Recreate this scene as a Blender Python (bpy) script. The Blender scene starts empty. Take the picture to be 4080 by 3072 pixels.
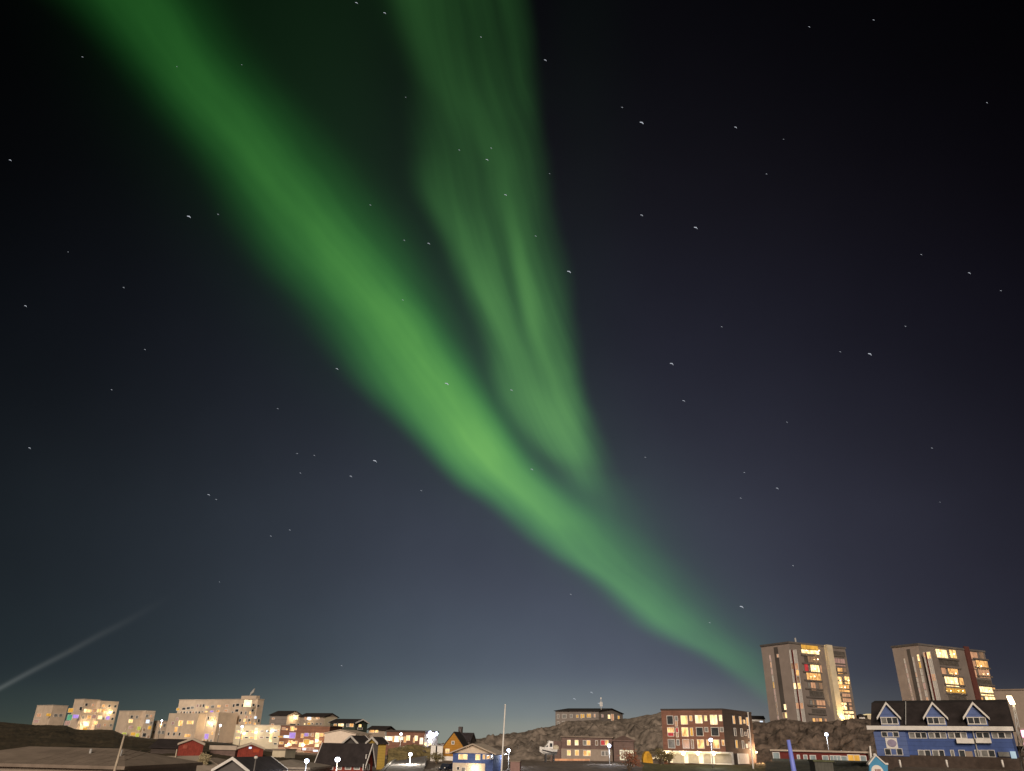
import bpy, bmesh, math, random
import numpy as np
from mathutils import Vector, noise as mnoise

sc = bpy.context.scene
col = sc.collection
random.seed(7)
R = math.radians

# ------------------------------------------------------------------ camera
FOC = 2920.0                       # focal length in photo pixels (4080 wide)
TILT, ROLL = R(26.0), R(1.3)
EYE = Vector((0, 0, 16.0))
F = Vector((0, math.cos(TILT), math.sin(TILT)))
R0 = Vector((1, 0, 0)); U0 = Vector((0, -math.sin(TILT), math.cos(TILT)))
RT = R0 * math.cos(ROLL) + U0 * math.sin(ROLL)
UP = U0 * math.cos(ROLL) - R0 * math.sin(ROLL)
cam = bpy.data.cameras.new('camera'); cam_o = bpy.data.objects.new('camera', cam); col.objects.link(cam_o)
cam.sensor_width = 36; cam.lens = 36 * FOC / 4080
cam.clip_start = 0.5; cam.clip_end = 40000
from mathutils import Matrix
m = Matrix((RT, UP, -F)).transposed().to_4x4(); m.translation = EYE
cam_o.matrix_world = m
sc.camera = cam_o
sc.view_settings.view_transform = 'Standard'; sc.view_settings.look = 'None'
sc.view_settings.exposure = 0; sc.view_settings.gamma = 1
try:
    sc.cycles.sample_clamp_indirect = 2.0
    sc.cycles.max_bounces = 4; sc.cycles.diffuse_bounces = 2
    sc.cycles.use_light_tree = True
except Exception: pass

# ------------------------------------------------------------------ night sky (world)
W = bpy.data.worlds.new('World'); sc.world = W; W.use_nodes = True
nt = W.node_tree; nt.nodes.clear(); lk = nt.links
def N(t, **k):
    n = nt.nodes.new(t)
    for a, b in k.items(): setattr(n, a, b)
    return n
def setin(s, v):
    if isinstance(v, bpy.types.NodeSocket): lk.new(v, s)
    else: s.default_value = v
def M(op, a, b=0.0, c=0.0, clamp=False):
    n = N('ShaderNodeMath', operation=op); n.use_clamp = clamp
    setin(n.inputs[0], a); setin(n.inputs[1], b)
    if len(n.inputs) > 2: setin(n.inputs[2], c)
    return n.outputs[0]
def add(*a):
    o = a[0]
    for b in a[1:]: o = M('ADD', o, b)
    return o
def mul(*a):
    o = a[0]
    for b in a[1:]: o = M('MULTIPLY', o, b)
    return o
tc = N('ShaderNodeTexCoord').outputs['Generated']
def dot(v):
    n = N('ShaderNodeVectorMath', operation='DOT_PRODUCT'); lk.new(tc, n.inputs[0]); n.inputs[1].default_value = v
    return n.outputs['Value']
# a star chart: the sky projected (gnomonic) about the point at azimuth north, altitude 26 degrees
dF = dot(F); front = M('GREATER_THAN', dF, 0.15); dFs = M('MAXIMUM', dF, 0.15)
u = add(mul(M('DIVIDE', dot(RT), dFs), FOC / 4080), 0.5)
v = M('SUBTRACT', 0.5, mul(M('DIVIDE', dot(UP), dFs), FOC / 3072))
vc = M('MULTIPLY', v, 1.0, clamp=True)
def curve(pts, scale):
    """value along altitude: pts = [(row, value)], value/scale in 0..1"""
    n = N('ShaderNodeFloatCurve'); lk.new(vc, n.inputs['Value'])
    c = n.mapping.curves[0]
    pts = sorted(pts)
    while len(c.points) < len(pts): c.points.new(0.5, 0.5)
    for p, (y, x) in zip(c.points, pts):
        p.location = (min(1, y / 3072), x / scale); p.handle_type = 'AUTO'
    n.mapping.extend = 'HORIZONTAL'; n.mapping.use_clip = False; n.mapping.update()
    return mul(n.outputs[0], scale)
# slow wobble so that the edges are not ruled lines
nz = N('ShaderNodeTexNoise'); nz.inputs['Scale'].default_value = 5.0; nz.inputs['Detail'].default_value = 3; lk.new(tc, nz.inputs['Vector'])
wob = mul(M('SUBTRACT', nz.outputs['Fac'], 0.5), 90 / 4080)
px = mul(add(u, wob), 4080)
def plateau(rows):
    eL = curve([(r[0], r[1]) for r in rows], 4080); sL = curve([(r[0], r[2]) for r in rows], 400)
    eR = curve([(r[0], r[3]) for r in rows], 4080); sR = curve([(r[0], r[4]) for r in rows], 400)
    I = curve([(r[0], r[5]) for r in rows], 0.5)
    def st(e, s):
        n = N('ShaderNodeMapRange', interpolation_type='SMOOTHERSTEP'); lk.new(px, n.inputs['Value'])
        lk.new(M('SUBTRACT', e, mul(s, 1.25)), n.inputs['From Min']); lk.new(M('ADD', e, mul(s, 1.25)), n.inputs['From Max'])
        return n.outputs['Result']
    return mul(st(eL, sL), M('SUBTRACT', 1.0, st(eR, sR)), I)
def ridge(rows):
    c = curve([(r[0], r[1]) for r in rows], 4080)
    wl = curve([(r[0], r[2]) for r in rows], 600); wr = curve([(r[0], r[3]) for r in rows], 600)
    I = curve([(r[0], r[4]) for r in rows], 0.5)
    d = M('SUBTRACT', px, c)
    s = M('DIVIDE', M('MINIMUM', d, 0.0), wl); t = M('DIVIDE', M('MAXIMUM', d, 0.0), wr)
    e = M('EXPONENT', mul(add(mul(s, s), mul(t, t)), -0.5))
    return mul(e, I)
main_band = plateau([
 (0,355,240,740,260,.045),(250,590,190,900,230,.05),(500,790,190,1120,250,.062),(750,985,190,1330,260,.085),
 (1000,1150,220,1530,230,.12),(1250,1340,200,1690,180,.16),(1450,1440,150,1805,150,.19),(1630,1570,110,1925,135,.22),
 (1800,1740,90,2055,130,.235),(1900,1835,80,2150,130,.23),(2000,1955,80,2260,150,.21),(2075,2050,80,2350,170,.20),
 (2150,2140,80,2440,190,.185),(2225,2250,75,2530,190,.175),(2334,2420,75,2630,190,.16),(2442,2530,75,2720,190,.165),
 (2500,2590,80,2790,180,.14),(2551,2680,80,2890,170,.115),(2605,2800,80,2975,150,.11),(2660,2890,75,3030,130,.10),(2740,2990,70,3110,100,.07),(2900,3200,70,3300,100,.0)])
main_core = ridge([
 (0,545,120,130,.05),(250,725,105,130,.055),(500,925,110,130,.065),(750,1120,115,130,.085),(900,1240,120,130,.10),
 (1081,1410,125,120,.12),(1262,1570,110,90,.14),(1442,1690,100,85,.145),(1623,1822,90,80,.16),(1804,1948,82,76,.195),
 (1900,2030,75,72,.19),(1985,2125,70,70,.17),(2075,2218,65,70,.13),(2150,2285,70,80,.075),(2250,2380,80,90,.045),
 (2334,2500,75,90,.06),(2442,2630,75,90,.075),(2551,2775,75,100,.04),(2660,2960,70,80,.02),(2740,3060,70,80,.0)])
wide_glow = ridge([(0,600,260,420,.010),(500,960,300,420,.014),(1000,1400,330,400,.022),(1500,1750,300,330,.026),(2000,2250,260,330,.022),(2400,2640,200,300,.015),(2740,3080,150,200,.01),(3000,3200,150,200,0)])
veil = ridge([(0,1350,330,250,.022),(400,1380,300,250,.022),(800,1480,260,230,.018),(1300,1800,200,200,.03),(1700,2000,150,150,.03),(2000,2150,100,100,.0)])
curtain = plateau([
 (0,1580,70,2085,60,.048),(180,1640,75,2112,55,.046),(300,1680,85,2126,55,.05),(420,1690,110,2134,55,.055),(600,1680,100,2140,60,.062),
 (770,1700,90,2150,70,.07),(890,1765,85,2170,75,.085),(1020,1845,80,2200,80,.10),(1200,1905,75,2255,65,.115),(1356,1955,70,2290,60,.125),
 (1510,1985,60,2312,55,.145),(1644,2045,55,2340,60,.165),(1764,2135,60,2370,75,.145),(1872,2235,70,2395,95,.105),(1960,2310,90,2425,120,.068),(2060,2390,120,2470,140,.035),(2180,2480,140,2550,150,.0)])
strand_a = ridge([
 (0,1610,60,100,.03),(180,1670,55,130,.03),(310,1724,55,170,.028),(420,1844,75,130,.03),(516,1916,70,70,.03),(624,1976,55,45,.035),
 (780,2000,45,35,.035),(900,2036,38,32,.045),(1000,2062,32,30,.075),(1140,2096,32,34,.105),(1260,2126,36,38,.10),(1380,2158,40,40,.07),
 (1500,2216,45,50,.05),(1620,2264,55,50,.06),(1740,2290,55,50,.05),(1860,2305,55,60,.03),(1980,2340,50,60,.0)])
strand_b = ridge([
 (600,1700,60,80,.0),(768,1725,45,70,.02),(888,1796,42,60,.04),(1020,1870,42,55,.065),(1140,1930,42,50,.085),(1260,1990,42,48,.08),
 (1356,2040,42,48,.07),(1476,2100,42,60,.055),(1620,2170,50,60,.045),(1740,2230,50,50,.035),(1860,2300,40,40,.0)])
tail = ridge([(1880,2330,90,110,.0),(1985,2350,110,120,.035),(2117,2440,120,120,.045),(2250,2560,120,120,.04),(2400,2720,110,130,.03),(2551,2910,100,130,.02),(2700,3080,90,100,.0)])
beam = mul(0.052, M('EXPONENT', mul(-0.5, M('POWER', M('DIVIDE', M('ABSOLUTE', M('SUBTRACT', mul(v, 3072), add(2745, mul(px, -0.545)))), add(7, mul(px, .008))), 2.0))),
           M('POWER', M('SUBTRACT', 1.0, M('DIVIDE', px, 720), clamp=True), 1.6))
def centre(rows, k=1): return curve([(r[0], r[k]) for r in rows], 4080)
def streaks(c, width, along, seed):
    n = N('ShaderNodeTexNoise'); n.inputs['Scale'].default_value = 1.0; n.inputs['Detail'].default_value = 2.5; n.inputs['Roughness'].default_value = .6
    q = N('ShaderNodeCombineXYZ'); lk.new(mul(M('SUBTRACT', px, c), 1 / width), q.inputs[0]); lk.new(mul(v, along), q.inputs[1]); q.inputs[2].default_value = seed
    lk.new(q.outputs[0], n.inputs['Vector']); return M('SUBTRACT', n.outputs['Fac'], 0.5)
c_main = curve([(0,545),(250,725),(500,925),(750,1120),(900,1240),(1081,1410),(1262,1570),(1442,1690),(1623,1822),(1804,1948),(1900,2030),(1985,2125),(2075,2218),(2150,2285),(2250,2380),(2334,2500),(2442,2630),(2551,2775),(2660,2960),(2740,3060)], 4080)
c_cur = curve([(0,1690),(300,1760),(600,1850),(768,1880),(1020,1960),(1260,2050),(1476,2140),(1620,2190),(1860,2300),(2000,2360)], 4080)
s_main = streaks(c_main, 150, 2.2, 1.3); s_cur = add(mul(streaks(c_cur, 62, 1.8, 7.7), .6), mul(streaks(c_cur, 150, 3.0, 3.1), .8))
main_band = mul(main_band, add(1.0, mul(s_main, 0.85))); main_core = mul(main_core, add(1.0, mul(s_main, 0.5)))
fold = ridge([(600,1928,24,24,.0),(720,1940,24,24,.1),(864,1976,24,24,.25),(996,2018,22,24,.4),(1140,2050,22,22,.48),(1296,2082,22,22,.48),(1440,2146,22,22,.35),(1540,2195,20,20,.2),(1640,2240,20,20,.0)])
fold2 = ridge([(1200,1985,26,26,.0),(1400,2080,26,26,.15),(1550,2160,24,24,.18),(1700,2220,24,24,.12),(1800,2260,24,24,0)])
curtain = mul(curtain, add(1.0, mul(s_cur, 1.3)), M('SUBTRACT', M('SUBTRACT', 1.0, fold), fold2))
low = curve([(0,1),(1900,1),(2150,.92),(2400,.90),(2700,.90),(3000,.90)], 1.0); up = curve([(0,.78),(500,.82),(900,1),(3000,1)], 1.0)
blot = N('ShaderNodeTexNoise'); blot.inputs['Scale'].default_value = 7.0; blot.inputs['Detail'].default_value = 3.5; lk.new(tc, blot.inputs['Vector'])
low = mul(low, add(.74, mul(blot.outputs['Fac'], .46)))
G = mul(add(mul(add(main_band, main_core), low), mul(wide_glow, 0.6), mul(tail, .85)), front)
Gc = mul(add(mul(add(curtain, strand_a, strand_b), up), mul(veil, 0.5)), front, 0.86)
# fine vertical raying in the curtain
rz = N('ShaderNodeTexNoise'); rz.inputs['Scale'].default_value = 1.0; rz.inputs['Detail'].default_value = 3
cx = N('ShaderNodeCombineXYZ'); lk.new(mul(add(px, mul(v, -900)), 1 / 120), cx.inputs[0]); lk.new(mul(v, 3), cx.inputs[1]); lk.new(cx.outputs[0], rz.inputs['Vector'])
G = mul(G, add(0.76, mul(rz.outputs['Fac'], 0.16)))
# colour of the glow: oxygen green, paler where it is bright
aR = add(mul(G, add(0.12, mul(G, 0.55))), mul(Gc, add(0.22, mul(Gc, .45)))); aB = add(mul(G, 0.165), mul(Gc, .23)); G = add(G, Gc)
# background: altitude gradient, town glow and lens vignetting painted as falloff to the sides
def ramp_rgb(rows):
    out = []
    for k in range(3):
        out.append(curve([(y, (c[k] / 255 / 12.92 if c[k] / 255 < .04045 else ((c[k] / 255 + .055) / 1.055) ** 2.4)) for y, c in rows], 0.5))
    return out
bg = ramp_rgb([(0,(9,9,13)),(400,(15,15,20)),(800,(23,23,30)),(1200,(32,33,43)),(1500,(40,42,53)),(1800,(51,54,66)),(2000,(59,63,76)),
               (2300,(68,73,87)),(2500,(78,85,99)),(2650,(88,96,109)),(2750,(105,114,122)),(2850,(125,132,133)),(2930,(143,145,138)),(3072,(148,148,138))])
hw = curve([(0, 1450), (1800, 1450), (2300, 1350), (2600, 1200), (2800, 1150), (2950, 1250)], 2000)
du = M('DIVIDE', M('SUBTRACT', px, 2180), hw)
hz = add(0.205, mul(0.795, M('EXPONENT', mul(-1.0, mul(du, du)))))
mott = N('ShaderNodeTexNoise'); mott.inputs['Scale'].default_value = 9.0; mott.inputs['Detail'].default_value = 5; lk.new(tc, mott.inputs['Vector'])
hz = mul(hz, add(0.9, mul(mott.outputs['Fac'], 0.2)))
back = M('SUBTRACT', 1.0, front)
hz = add(mul(hz, front), mul(back, 0.3))
side = M('MULTIPLY', add(u, 0.0), 1.0, clamp=True)
tR = add(0.86, mul(side, 0.20)); tG = add(1.03, mul(side, -0.10)); tB = add(0.91, mul(side, 0.12))
cmb = N('ShaderNodeCombineXYZ')
lk.new(add(mul(bg[0], hz, tR), aR, mul(beam, front)), cmb.inputs[0])
lk.new(add(mul(bg[1], hz, tG), G, mul(beam, front, 1.05)), cmb.inputs[1])
lk.new(add(mul(bg[2], hz, tB), aB, mul(beam, front)), cmb.inputs[2])
bgn = N('ShaderNodeBackground'); lk.new(cmb.outputs[0], bgn.inputs['Color']); bgn.inputs['Strength'].default_value = 1.0
wo = N('ShaderNodeOutputWorld'); lk.new(bgn.outputs[0], wo.inputs['Surface'])

# ------------------------------------------------------------------ added soft sun behind the camera, standing in for the town's street-light glow
sun = bpy.data.lights.new('town_glow', 'SUN'); sun.energy = 2.8; sun.angle = R(25); sun.color = (1.0, 0.82, 0.66)
so = bpy.data.objects.new('town_glow', sun); col.objects.link(so)
so.rotation_euler = Vector((0.05, 1.0, -0.42)).to_track_quat('-Z', 'Y').to_euler()

# ------------------------------------------------------------------ geometry helpers
def ray(px, py):
    return (F + RT * ((px - 2040) / FOC) + UP * ((1536 - py) / FOC))
def P(px, py, Y):
    d = ray(px, py); return EYE + d * (Y / d.y)
def proj(p):
    d = Vector(p) - EYE; z = d.dot(F)
    return 2040 + FOC * d.dot(RT) / z, 1536 - FOC * d.dot(UP) / z
def z_at(xy, py):
    lo, hi = -80, 200
    for _ in range(40):
        mid = (lo + hi) / 2
        if proj((xy[0], xy[1], mid))[1] > py: lo = mid
        else: hi = mid
    return lo
def lin(c):
    return tuple((x / 255 / 12.92 if x / 255 < .04045 else ((x / 255 + .055) / 1.055) ** 2.4) for x in c)

MATS = {}
def mat(name, c, rough=.8, var=.25, scale=1.5, bump=0, c2=None, stripes=None, spec=.3):
    if name in MATS: return MATS[name]
    m = bpy.data.materials.new(name); m.use_nodes = True; t = m.node_tree; b = t.nodes['Principled BSDF']
    b.inputs['Roughness'].default_value = rough; b.inputs['Specular IOR Level'].default_value = spec
    g = t.nodes.new('ShaderNodeNewGeometry'); n = t.nodes.new('ShaderNodeTexNoise')
    n.inputs['Scale'].default_value = scale; n.inputs['Detail'].default_value = 6; n.inputs['Roughness'].default_value = .65
    t.links.new(g.outputs['Position'], n.inputs['Vector'])
    r = t.nodes.new('ShaderNodeValToRGB'); r.color_ramp.elements[0].position = .3; r.color_ramp.elements[1].position = .7
    lo = tuple(x * (1 - var) for x in c) if c2 is None else c2
    hi = tuple(min(1, x * (1 + var)) for x in c) if c2 is None else c
    r.color_ramp.elements[0].color = (*lo, 1); r.color_ramp.elements[1].color = (*hi, 1)
    t.links.new(n.outputs['Fac'], r.inputs['Fac'])
    out = r.outputs['Color']
    if stripes:                       # boards / cladding joints: (direction, period)
        sx = t.nodes.new('ShaderNodeSeparateXYZ'); t.links.new(g.outputs['Position'], sx.inputs[0])
        mm = t.nodes.new('ShaderNodeMath'); mm.operation = 'FRACT'
        dv = t.nodes.new('ShaderNodeMath'); dv.operation = 'DIVIDE'; dv.inputs[1].default_value = stripes[1]
        if stripes[0] == 'z': t.links.new(sx.outputs[2], dv.inputs[0])
        else:
            ad = t.nodes.new('ShaderNodeMath'); ad.operation = 'ADD'; t.links.new(sx.outputs[0], ad.inputs[0]); t.links.new(sx.outputs[1], ad.inputs[1]); t.links.new(ad.outputs[0], dv.inputs[0])
        t.links.new(dv.outputs[0], mm.inputs[0])
        lt = t.nodes.new('ShaderNodeMath'); lt.operation = 'LESS_THAN'; lt.inputs[1].default_value = .14; t.links.new(mm.outputs[0], lt.inputs[0])
        mx = t.nodes.new('ShaderNodeMix'); mx.data_type = 'RGBA'; mx.blend_type = 'MULTIPLY'
        t.links.new(lt.outputs[0], mx.inputs['Factor']); t.links.new(out, mx.inputs['A']); mx.inputs['B'].default_value = (.78, .78, .78, 1)
        out = mx.outputs['Result']
    t.links.new(out, b.inputs['Base Color'])
    if bump:
        bp = t.nodes.new('ShaderNodeBump'); bp.inputs['Strength'].default_value = bump; bp.inputs['Distance'].default_value = .5
        t.links.new(n.outputs['Fac'], bp.inputs['Height']); t.links.new(bp.outputs['Normal'], b.inputs['Normal'])
    MATS[name] = m; return m
def glow(name, c, s, c2=None, var=.5, scale=1.1, mis=True):
    """something lit from within: a window with curtains and furniture behind it, a lamp, or a lit surface whose light is painted as emission"""
    if name in MATS: return MATS[name]
    m = bpy.data.materials.new(name); m.use_nodes = True; t = m.node_tree; b = t.nodes['Principled BSDF']
    b.inputs['Base Color'].default_value = (.03, .03, .03, 1); b.inputs['Roughness'].default_value = .2
    g = t.nodes.new('ShaderNodeNewGeometry'); mp = t.nodes.new('ShaderNodeMapping'); mp.inputs['Scale'].default_value = (1, 1, .45)
    t.links.new(g.outputs['Position'], mp.inputs['Vector'])
    n = t.nodes.new('ShaderNodeTexNoise'); n.inputs['Scale'].default_value = scale; n.inputs['Detail'].default_value = 3
    t.links.new(mp.outputs[0], n.inputs['Vector'])
    r = t.nodes.new('ShaderNodeValToRGB'); r.color_ramp.elements[0].position = .36; r.color_ramp.elements[1].position = .62
    r.color_ramp.elements[0].color = (*[x * (1 - var) for x in (c2 or c)], 1); r.color_ramp.elements[1].color = (*c, 1)
    t.links.new(n.outputs['Fac'], r.inputs['Fac']); t.links.new(r.outputs['Color'], b.inputs['Emission Color'])
    b.inputs['Emission Strength'].default_value = s
    MATS[name] = m
    return m

class MB:
    def __init__(s): s.v = []; s.f = []; s.m = []; s.sm = False
    def poly(s, pts, mi=0):
        i = len(s.v); s.v += [Vector(p) for p in pts]; s.f.append(tuple(range(i, i + len(pts)))); s.m.append(mi); return s
    def box(s, o, a, b, c, mi=0):
        o, a, b, c = Vector(o), Vector(a), Vector(b), Vector(c); i = len(s.v)
        s.v += [o, o+a, o+a+b, o+b, o+c, o+a+c, o+a+b+c, o+b+c]
        for q in ((0,3,2,1),(4,5,6,7),(0,1,5,4),(1,2,6,5),(2,3,7,6),(3,0,4,7)): s.f.append(tuple(i + k for k in q)); s.m.append(mi)
        return s
    def prism(s, base, h, mi=0):
        """closed solid: polygon + offset vector"""
        n = len(base); i = len(s.v); h = Vector(h); base = [Vector(p) for p in base]
        s.v += base + [p + h for p in base]
        s.f.append(tuple(range(i, i + n))); s.f.append(tuple(range(i + 2*n - 1, i + n - 1, -1))); s.m += [mi, mi]
        for k in range(n):
            q = (k + 1) % n; s.f.append((i + k, i + q, i + n + q, i + n + k)); s.m.append(mi)
        return s
    def tube(s, pts, rad, seg=8, mi=0):
        pts = [Vector(p) for p in pts]; rad = rad if isinstance(rad, (list, tuple)) else [rad] * len(pts); i0 = len(s.v)
        for k, p in enumerate(pts):
            d = (pts[min(k+1, len(pts)-1)] - pts[max(k-1, 0)]).normalized()
            a = d.orthogonal().normalized() if abs(d.z) < .9 else Vector((1, 0, 0)); a = (a - d * a.dot(d)).normalized(); b = d.cross(a)
            for q in range(seg):
                t = 2 * math.pi * q / seg; s.v.append(p + (a * math.cos(t) + b * math.sin(t)) * rad[k])
        for k in range(len(pts) - 1):
            for q in range(seg):
                a = i0 + k*seg + q; b = i0 + k*seg + (q+1) % seg
                s.f.append((a, b, b + seg, a + seg)); s.m.append(mi)
        s.f.append(tuple(i0 + q for q in range(seg))[::-1]); s.f.append(tuple(i0 + (len(pts)-1)*seg + q for q in range(seg))); s.m += [mi, mi]
        return s
    def ball(s, c, r, sx=1, sy=1, sz=1, seg=12, rings=8, mi=0, jit=0):
        c = Vector(c); i0 = len(s.v)
        for a in range(rings + 1):
            th = math.pi * a / rings
            for q in range(seg):
                ph = 2 * math.pi * q / seg; k = r * (1 + jit * (random.random() - .5))
                s.v.append(c + Vector((k*sx*math.sin(th)*math.cos(ph), k*sy*math.sin(th)*math.sin(ph), k*sz*math.cos(th))))
        for a in range(rings):
            for q in range(seg):
                s.f.append((i0+a*seg+q, i0+(a+1)*seg+q, i0+(a+1)*seg+(q+1) % seg, i0+a*seg+(q+1) % seg)); s.m.append(mi)
        return s
    def build(s, name, mats, parent=None, smooth=False):
        o0 = wloc(parent) if parent else Vector((0, 0, 0))
        me = bpy.data.meshes.new(name); me.from_pydata([tuple(p - o0) for p in s.v], [], s.f)
        for m in (mats if isinstance(mats, (list, tuple)) else [mats]): me.materials.append(m)
        for p, mi in zip(me.polygons, s.m): p.material_index = mi; p.use_smooth = smooth
        bm = bmesh.new(); bm.from_mesh(me); bmesh.ops.remove_doubles(bm, verts=bm.verts, dist=1e-4); bmesh.ops.recalc_face_normals(bm, faces=bm.faces); bm.to_mesh(me); bm.free()
        ob = bpy.data.objects.new(name, me); col.objects.link(ob)
        if parent: ob.parent = parent
        return ob
def wloc(o):
    p = Vector((0, 0, 0))
    while o: p += o.location; o = o.parent
    return p
def empty(name, loc, label, cat, group=None):
    o = bpy.data.objects.new(name, None); col.objects.link(o); o.location = loc; o['label'] = label; o['category'] = cat
    o.empty_display_size = .5
    if group: o['group'] = group
    return o
def tag(o, label, cat, group=None):
    o['label'] = label; o['category'] = cat
    if group: o['group'] = group
    return o
Z = Vector((0, 0, 1))

# ------------------------------------------------------------------ materials
WHITE = mat('white_paint', (.80, .78, .74), var=.12)
RENDER = mat('pale_render', (.60, .49, .38), var=.14, scale=.35)
RENDER2 = mat('cream_render', (.60, .53, .39), var=.12, scale=.35)
GREYWALL = mat('grey_cladding', (.26, .23, .21), var=.12, scale=.3, stripes=('z', 1.5))
GREYDARK = mat('dark_grey_cladding', (.13, .12, .115), var=.2, scale=.3)
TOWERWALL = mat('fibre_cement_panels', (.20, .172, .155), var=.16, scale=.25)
TOWERLIT = mat('tower_wall_lit_tone', (.42, .35, .31), var=.12, scale=.25)  # paler tower wall: the light on the left faces is put into the colour
TOWERDARK = mat('dark_fibre_cement', (.125, .11, .10), var=.16, scale=.25)
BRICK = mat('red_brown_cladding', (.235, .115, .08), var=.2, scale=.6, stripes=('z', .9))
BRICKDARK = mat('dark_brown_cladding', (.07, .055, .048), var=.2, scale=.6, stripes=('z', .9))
BROWN = mat('brown_boards', (.17, .115, .10), var=.2, stripes=('z', .5))
BEIGE = mat('beige_plaster', (.33, .27, .22), var=.12)
RED = mat('red_boards', (.26, .045, .03), var=.25, stripes=('x', .5))
BLUE = mat('blue_boards', (.068, .115, .31), var=.16, stripes=('z', .6))
BLUELIT = mat('light_blue_boards', (.115, .17, .38), var=.12, stripes=('z', .6))
YELLOW = mat('ochre_boards', (.42, .20, .03), var=.14, stripes=('z', .5))
YELLOW2 = mat('yellow_boards', (.52, .36, .08), var=.14, stripes=('z', .5))
GREEN = mat('dark_green_boards', (.05, .065, .05), var=.2)
ROOFDK = mat('tar_felt_roof', (.032, .026, .026), var=.35, scale=.8, rough=.9)
ROOFMD = mat('weathered_felt_roof', (.25, .20, .16), var=.25, scale=.4, rough=.9)
ROOFPALE = mat('pale_felt_roof', (.50, .42, .34), var=.14, scale=.4, rough=.9)
CONC = mat('concrete', (.32, .30, .27), var=.18, scale=.8)
METAL = mat('galvanised_steel', (.42, .42, .41), var=.1, rough=.45, spec=.5)
POLEM = mat('weathered_steel_pole', (.17, .16, .15), var=.15, rough=.6)
DARKMETAL = mat('dark_steel', (.06, .06, .065), var=.2, rough=.5)
GLASS = mat('dark_glass', (.055, .06, .065), var=.4, scale=.9, rough=.08, spec=.6)
GLASSW = mat('dim_balcony_glass', (.105, .095, .085), var=.35, scale=.9, rough=.25)
GLASS2 = mat('curtained_glass', (.24, .24, .23), var=.35, scale=.9, rough=.2)
REDPAINT = mat('dark_red_panel', (.16, .03, .025), var=.2)
MAROON = mat('maroon_panels', (.115, .04, .033), var=.2)
W_BRIGHT = glow('lamplit_window_bright', (1.0, .64, .24), 1.9, c2=(.9, .42, .12), var=.55)
W_HOT = glow('lamplit_window_hot', (1.0, .76, .38), 2.4, c2=(1, .55, .2), var=.45)
W_WARM = glow('lamplit_window_warm', (1.0, .50, .16), 1.4, var=.6)
W_DIM = glow('lamplit_window_dim', (.85, .48, .26), .36, var=.45)
W_PEACH = glow('lamplit_window_peach', (1.0, .50, .26), .68, var=.35)
W_PINK = glow('lamplit_window_pink', (.95, .52, .40), .5, var=.35)
W_AMBER = glow('lamplit_window_amber', (1.0, .50, .07), .85, var=.35)
W_RED = glow('red_curtain_window', (1.0, .06, .07), .6, var=.4)
W_PURPLE = glow('violet_window', (.60, .36, 1.0), .9, var=.3)
W_GREEN = glow('green_window', (.25, .9, .5), .45, var=.3)
W_BLUEW = glow('bluish_window', (.75, .85, 1.0), 1.4, var=.2)
W_LIME = glow('lime_window', (.85, .85, .12), .7, var=.3)
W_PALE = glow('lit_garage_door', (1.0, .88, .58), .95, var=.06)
LAMPW = glow('white_lamp', (.90, .92, 1.0), 14, var=0)
LAMPB = glow('cold_lamp', (.62, .72, 1.0), 14, var=0)
LAMPY = glow('warm_lamp', (1.0, .72, .36), 14, var=0)
LIT = [W_BRIGHT, W_WARM, W_WARM, W_DIM, W_PEACH, W_PINK, W_HOT]

# ------------------------------------------------------------------ ground
ROCK = mat('bare_rock', (.34, .285, .235), var=.5, scale=.3, bump=1, c2=(.05, .043, .037), rough=.95)
ROCKR = mat('brown_rock', (.225, .175, .14), var=.5, scale=.35, bump=1, c2=(.032, .026, .022), rough=.95)
HEATH = mat('dark_heath', (.095, .072, .043), var=.5, scale=.10, bump=.8, c2=(.024, .019, .011), rough=.95)
GROUND = mat('gravel_ground', (.15, .12, .098), var=.4, scale=.25, bump=.3, rough=.95)
ASPH = mat('road_asphalt', (.20, .19, .185), var=.25, scale=.5, rough=.95, spec=.1)
GRASSM = mat('dry_grass', (.38, .30, .13), var=.5, scale=.6, bump=.8, c2=(.12, .09, .04), rough=.95)
TAB = [(0,-13),(60,-9.5),(100,-6.2),(150,-5.6),(200,-5.2),(260,-4.2),(340,-2.2),(450,-1),(700,-8),(3000,-60),(9000,-200)]
def gz(x, y):
    z = np.interp(y, [a for a, b in TAB], [b for a, b in TAB])
    k = max(0, min(1, (x / max(y, 30) - .42) / .05)) * max(0, min(1, (y - 82) / 20)) * max(0, min(1, (175 - y) / 40))
    z = z * (1 - k) + (-1.9) * k
    return EYE.z + z
def grid_sheet(name, xs, ys, f, m, noise_amp=0):
    mb = MB(); me_v = []; nx = len(xs)
    for y in ys:
        for x in xs:
            me_v.append((x, y, f(x, y) + (noise_amp * mnoise.fractal(Vector((x * .05, y * .05, 3)), 1, 2, 4) if noise_amp else 0)))
    fs = [(j*nx+i, j*nx+i+1, (j+1)*nx+i+1, (j+1)*nx+i) for j in range(len(ys)-1) for i in range(nx-1)]
    me = bpy.data.meshes.new(name); me.from_pydata(me_v, [], fs); me.materials.append(m)
    for p in me.polygons: p.use_smooth = True
    o = bpy.data.objects.new(name, me); col.objects.link(o); o['kind'] = 'structure'; return o
xs = sorted(set(list(range(-400, 401, 5)) + [-9000, -6000, -4000, -2500, -1500, -900, -600, 600, 900, 1500, 2500, 4000, 6000, 9000]))
ys = sorted(set(list(range(-20, 500, 5)) + [-200, -60, 520, 600, 700, 900, 1400, 2200, 3500, 6000, 9000]))
grid_sheet('ground', xs, ys, gz, GROUND, .35)

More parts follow.
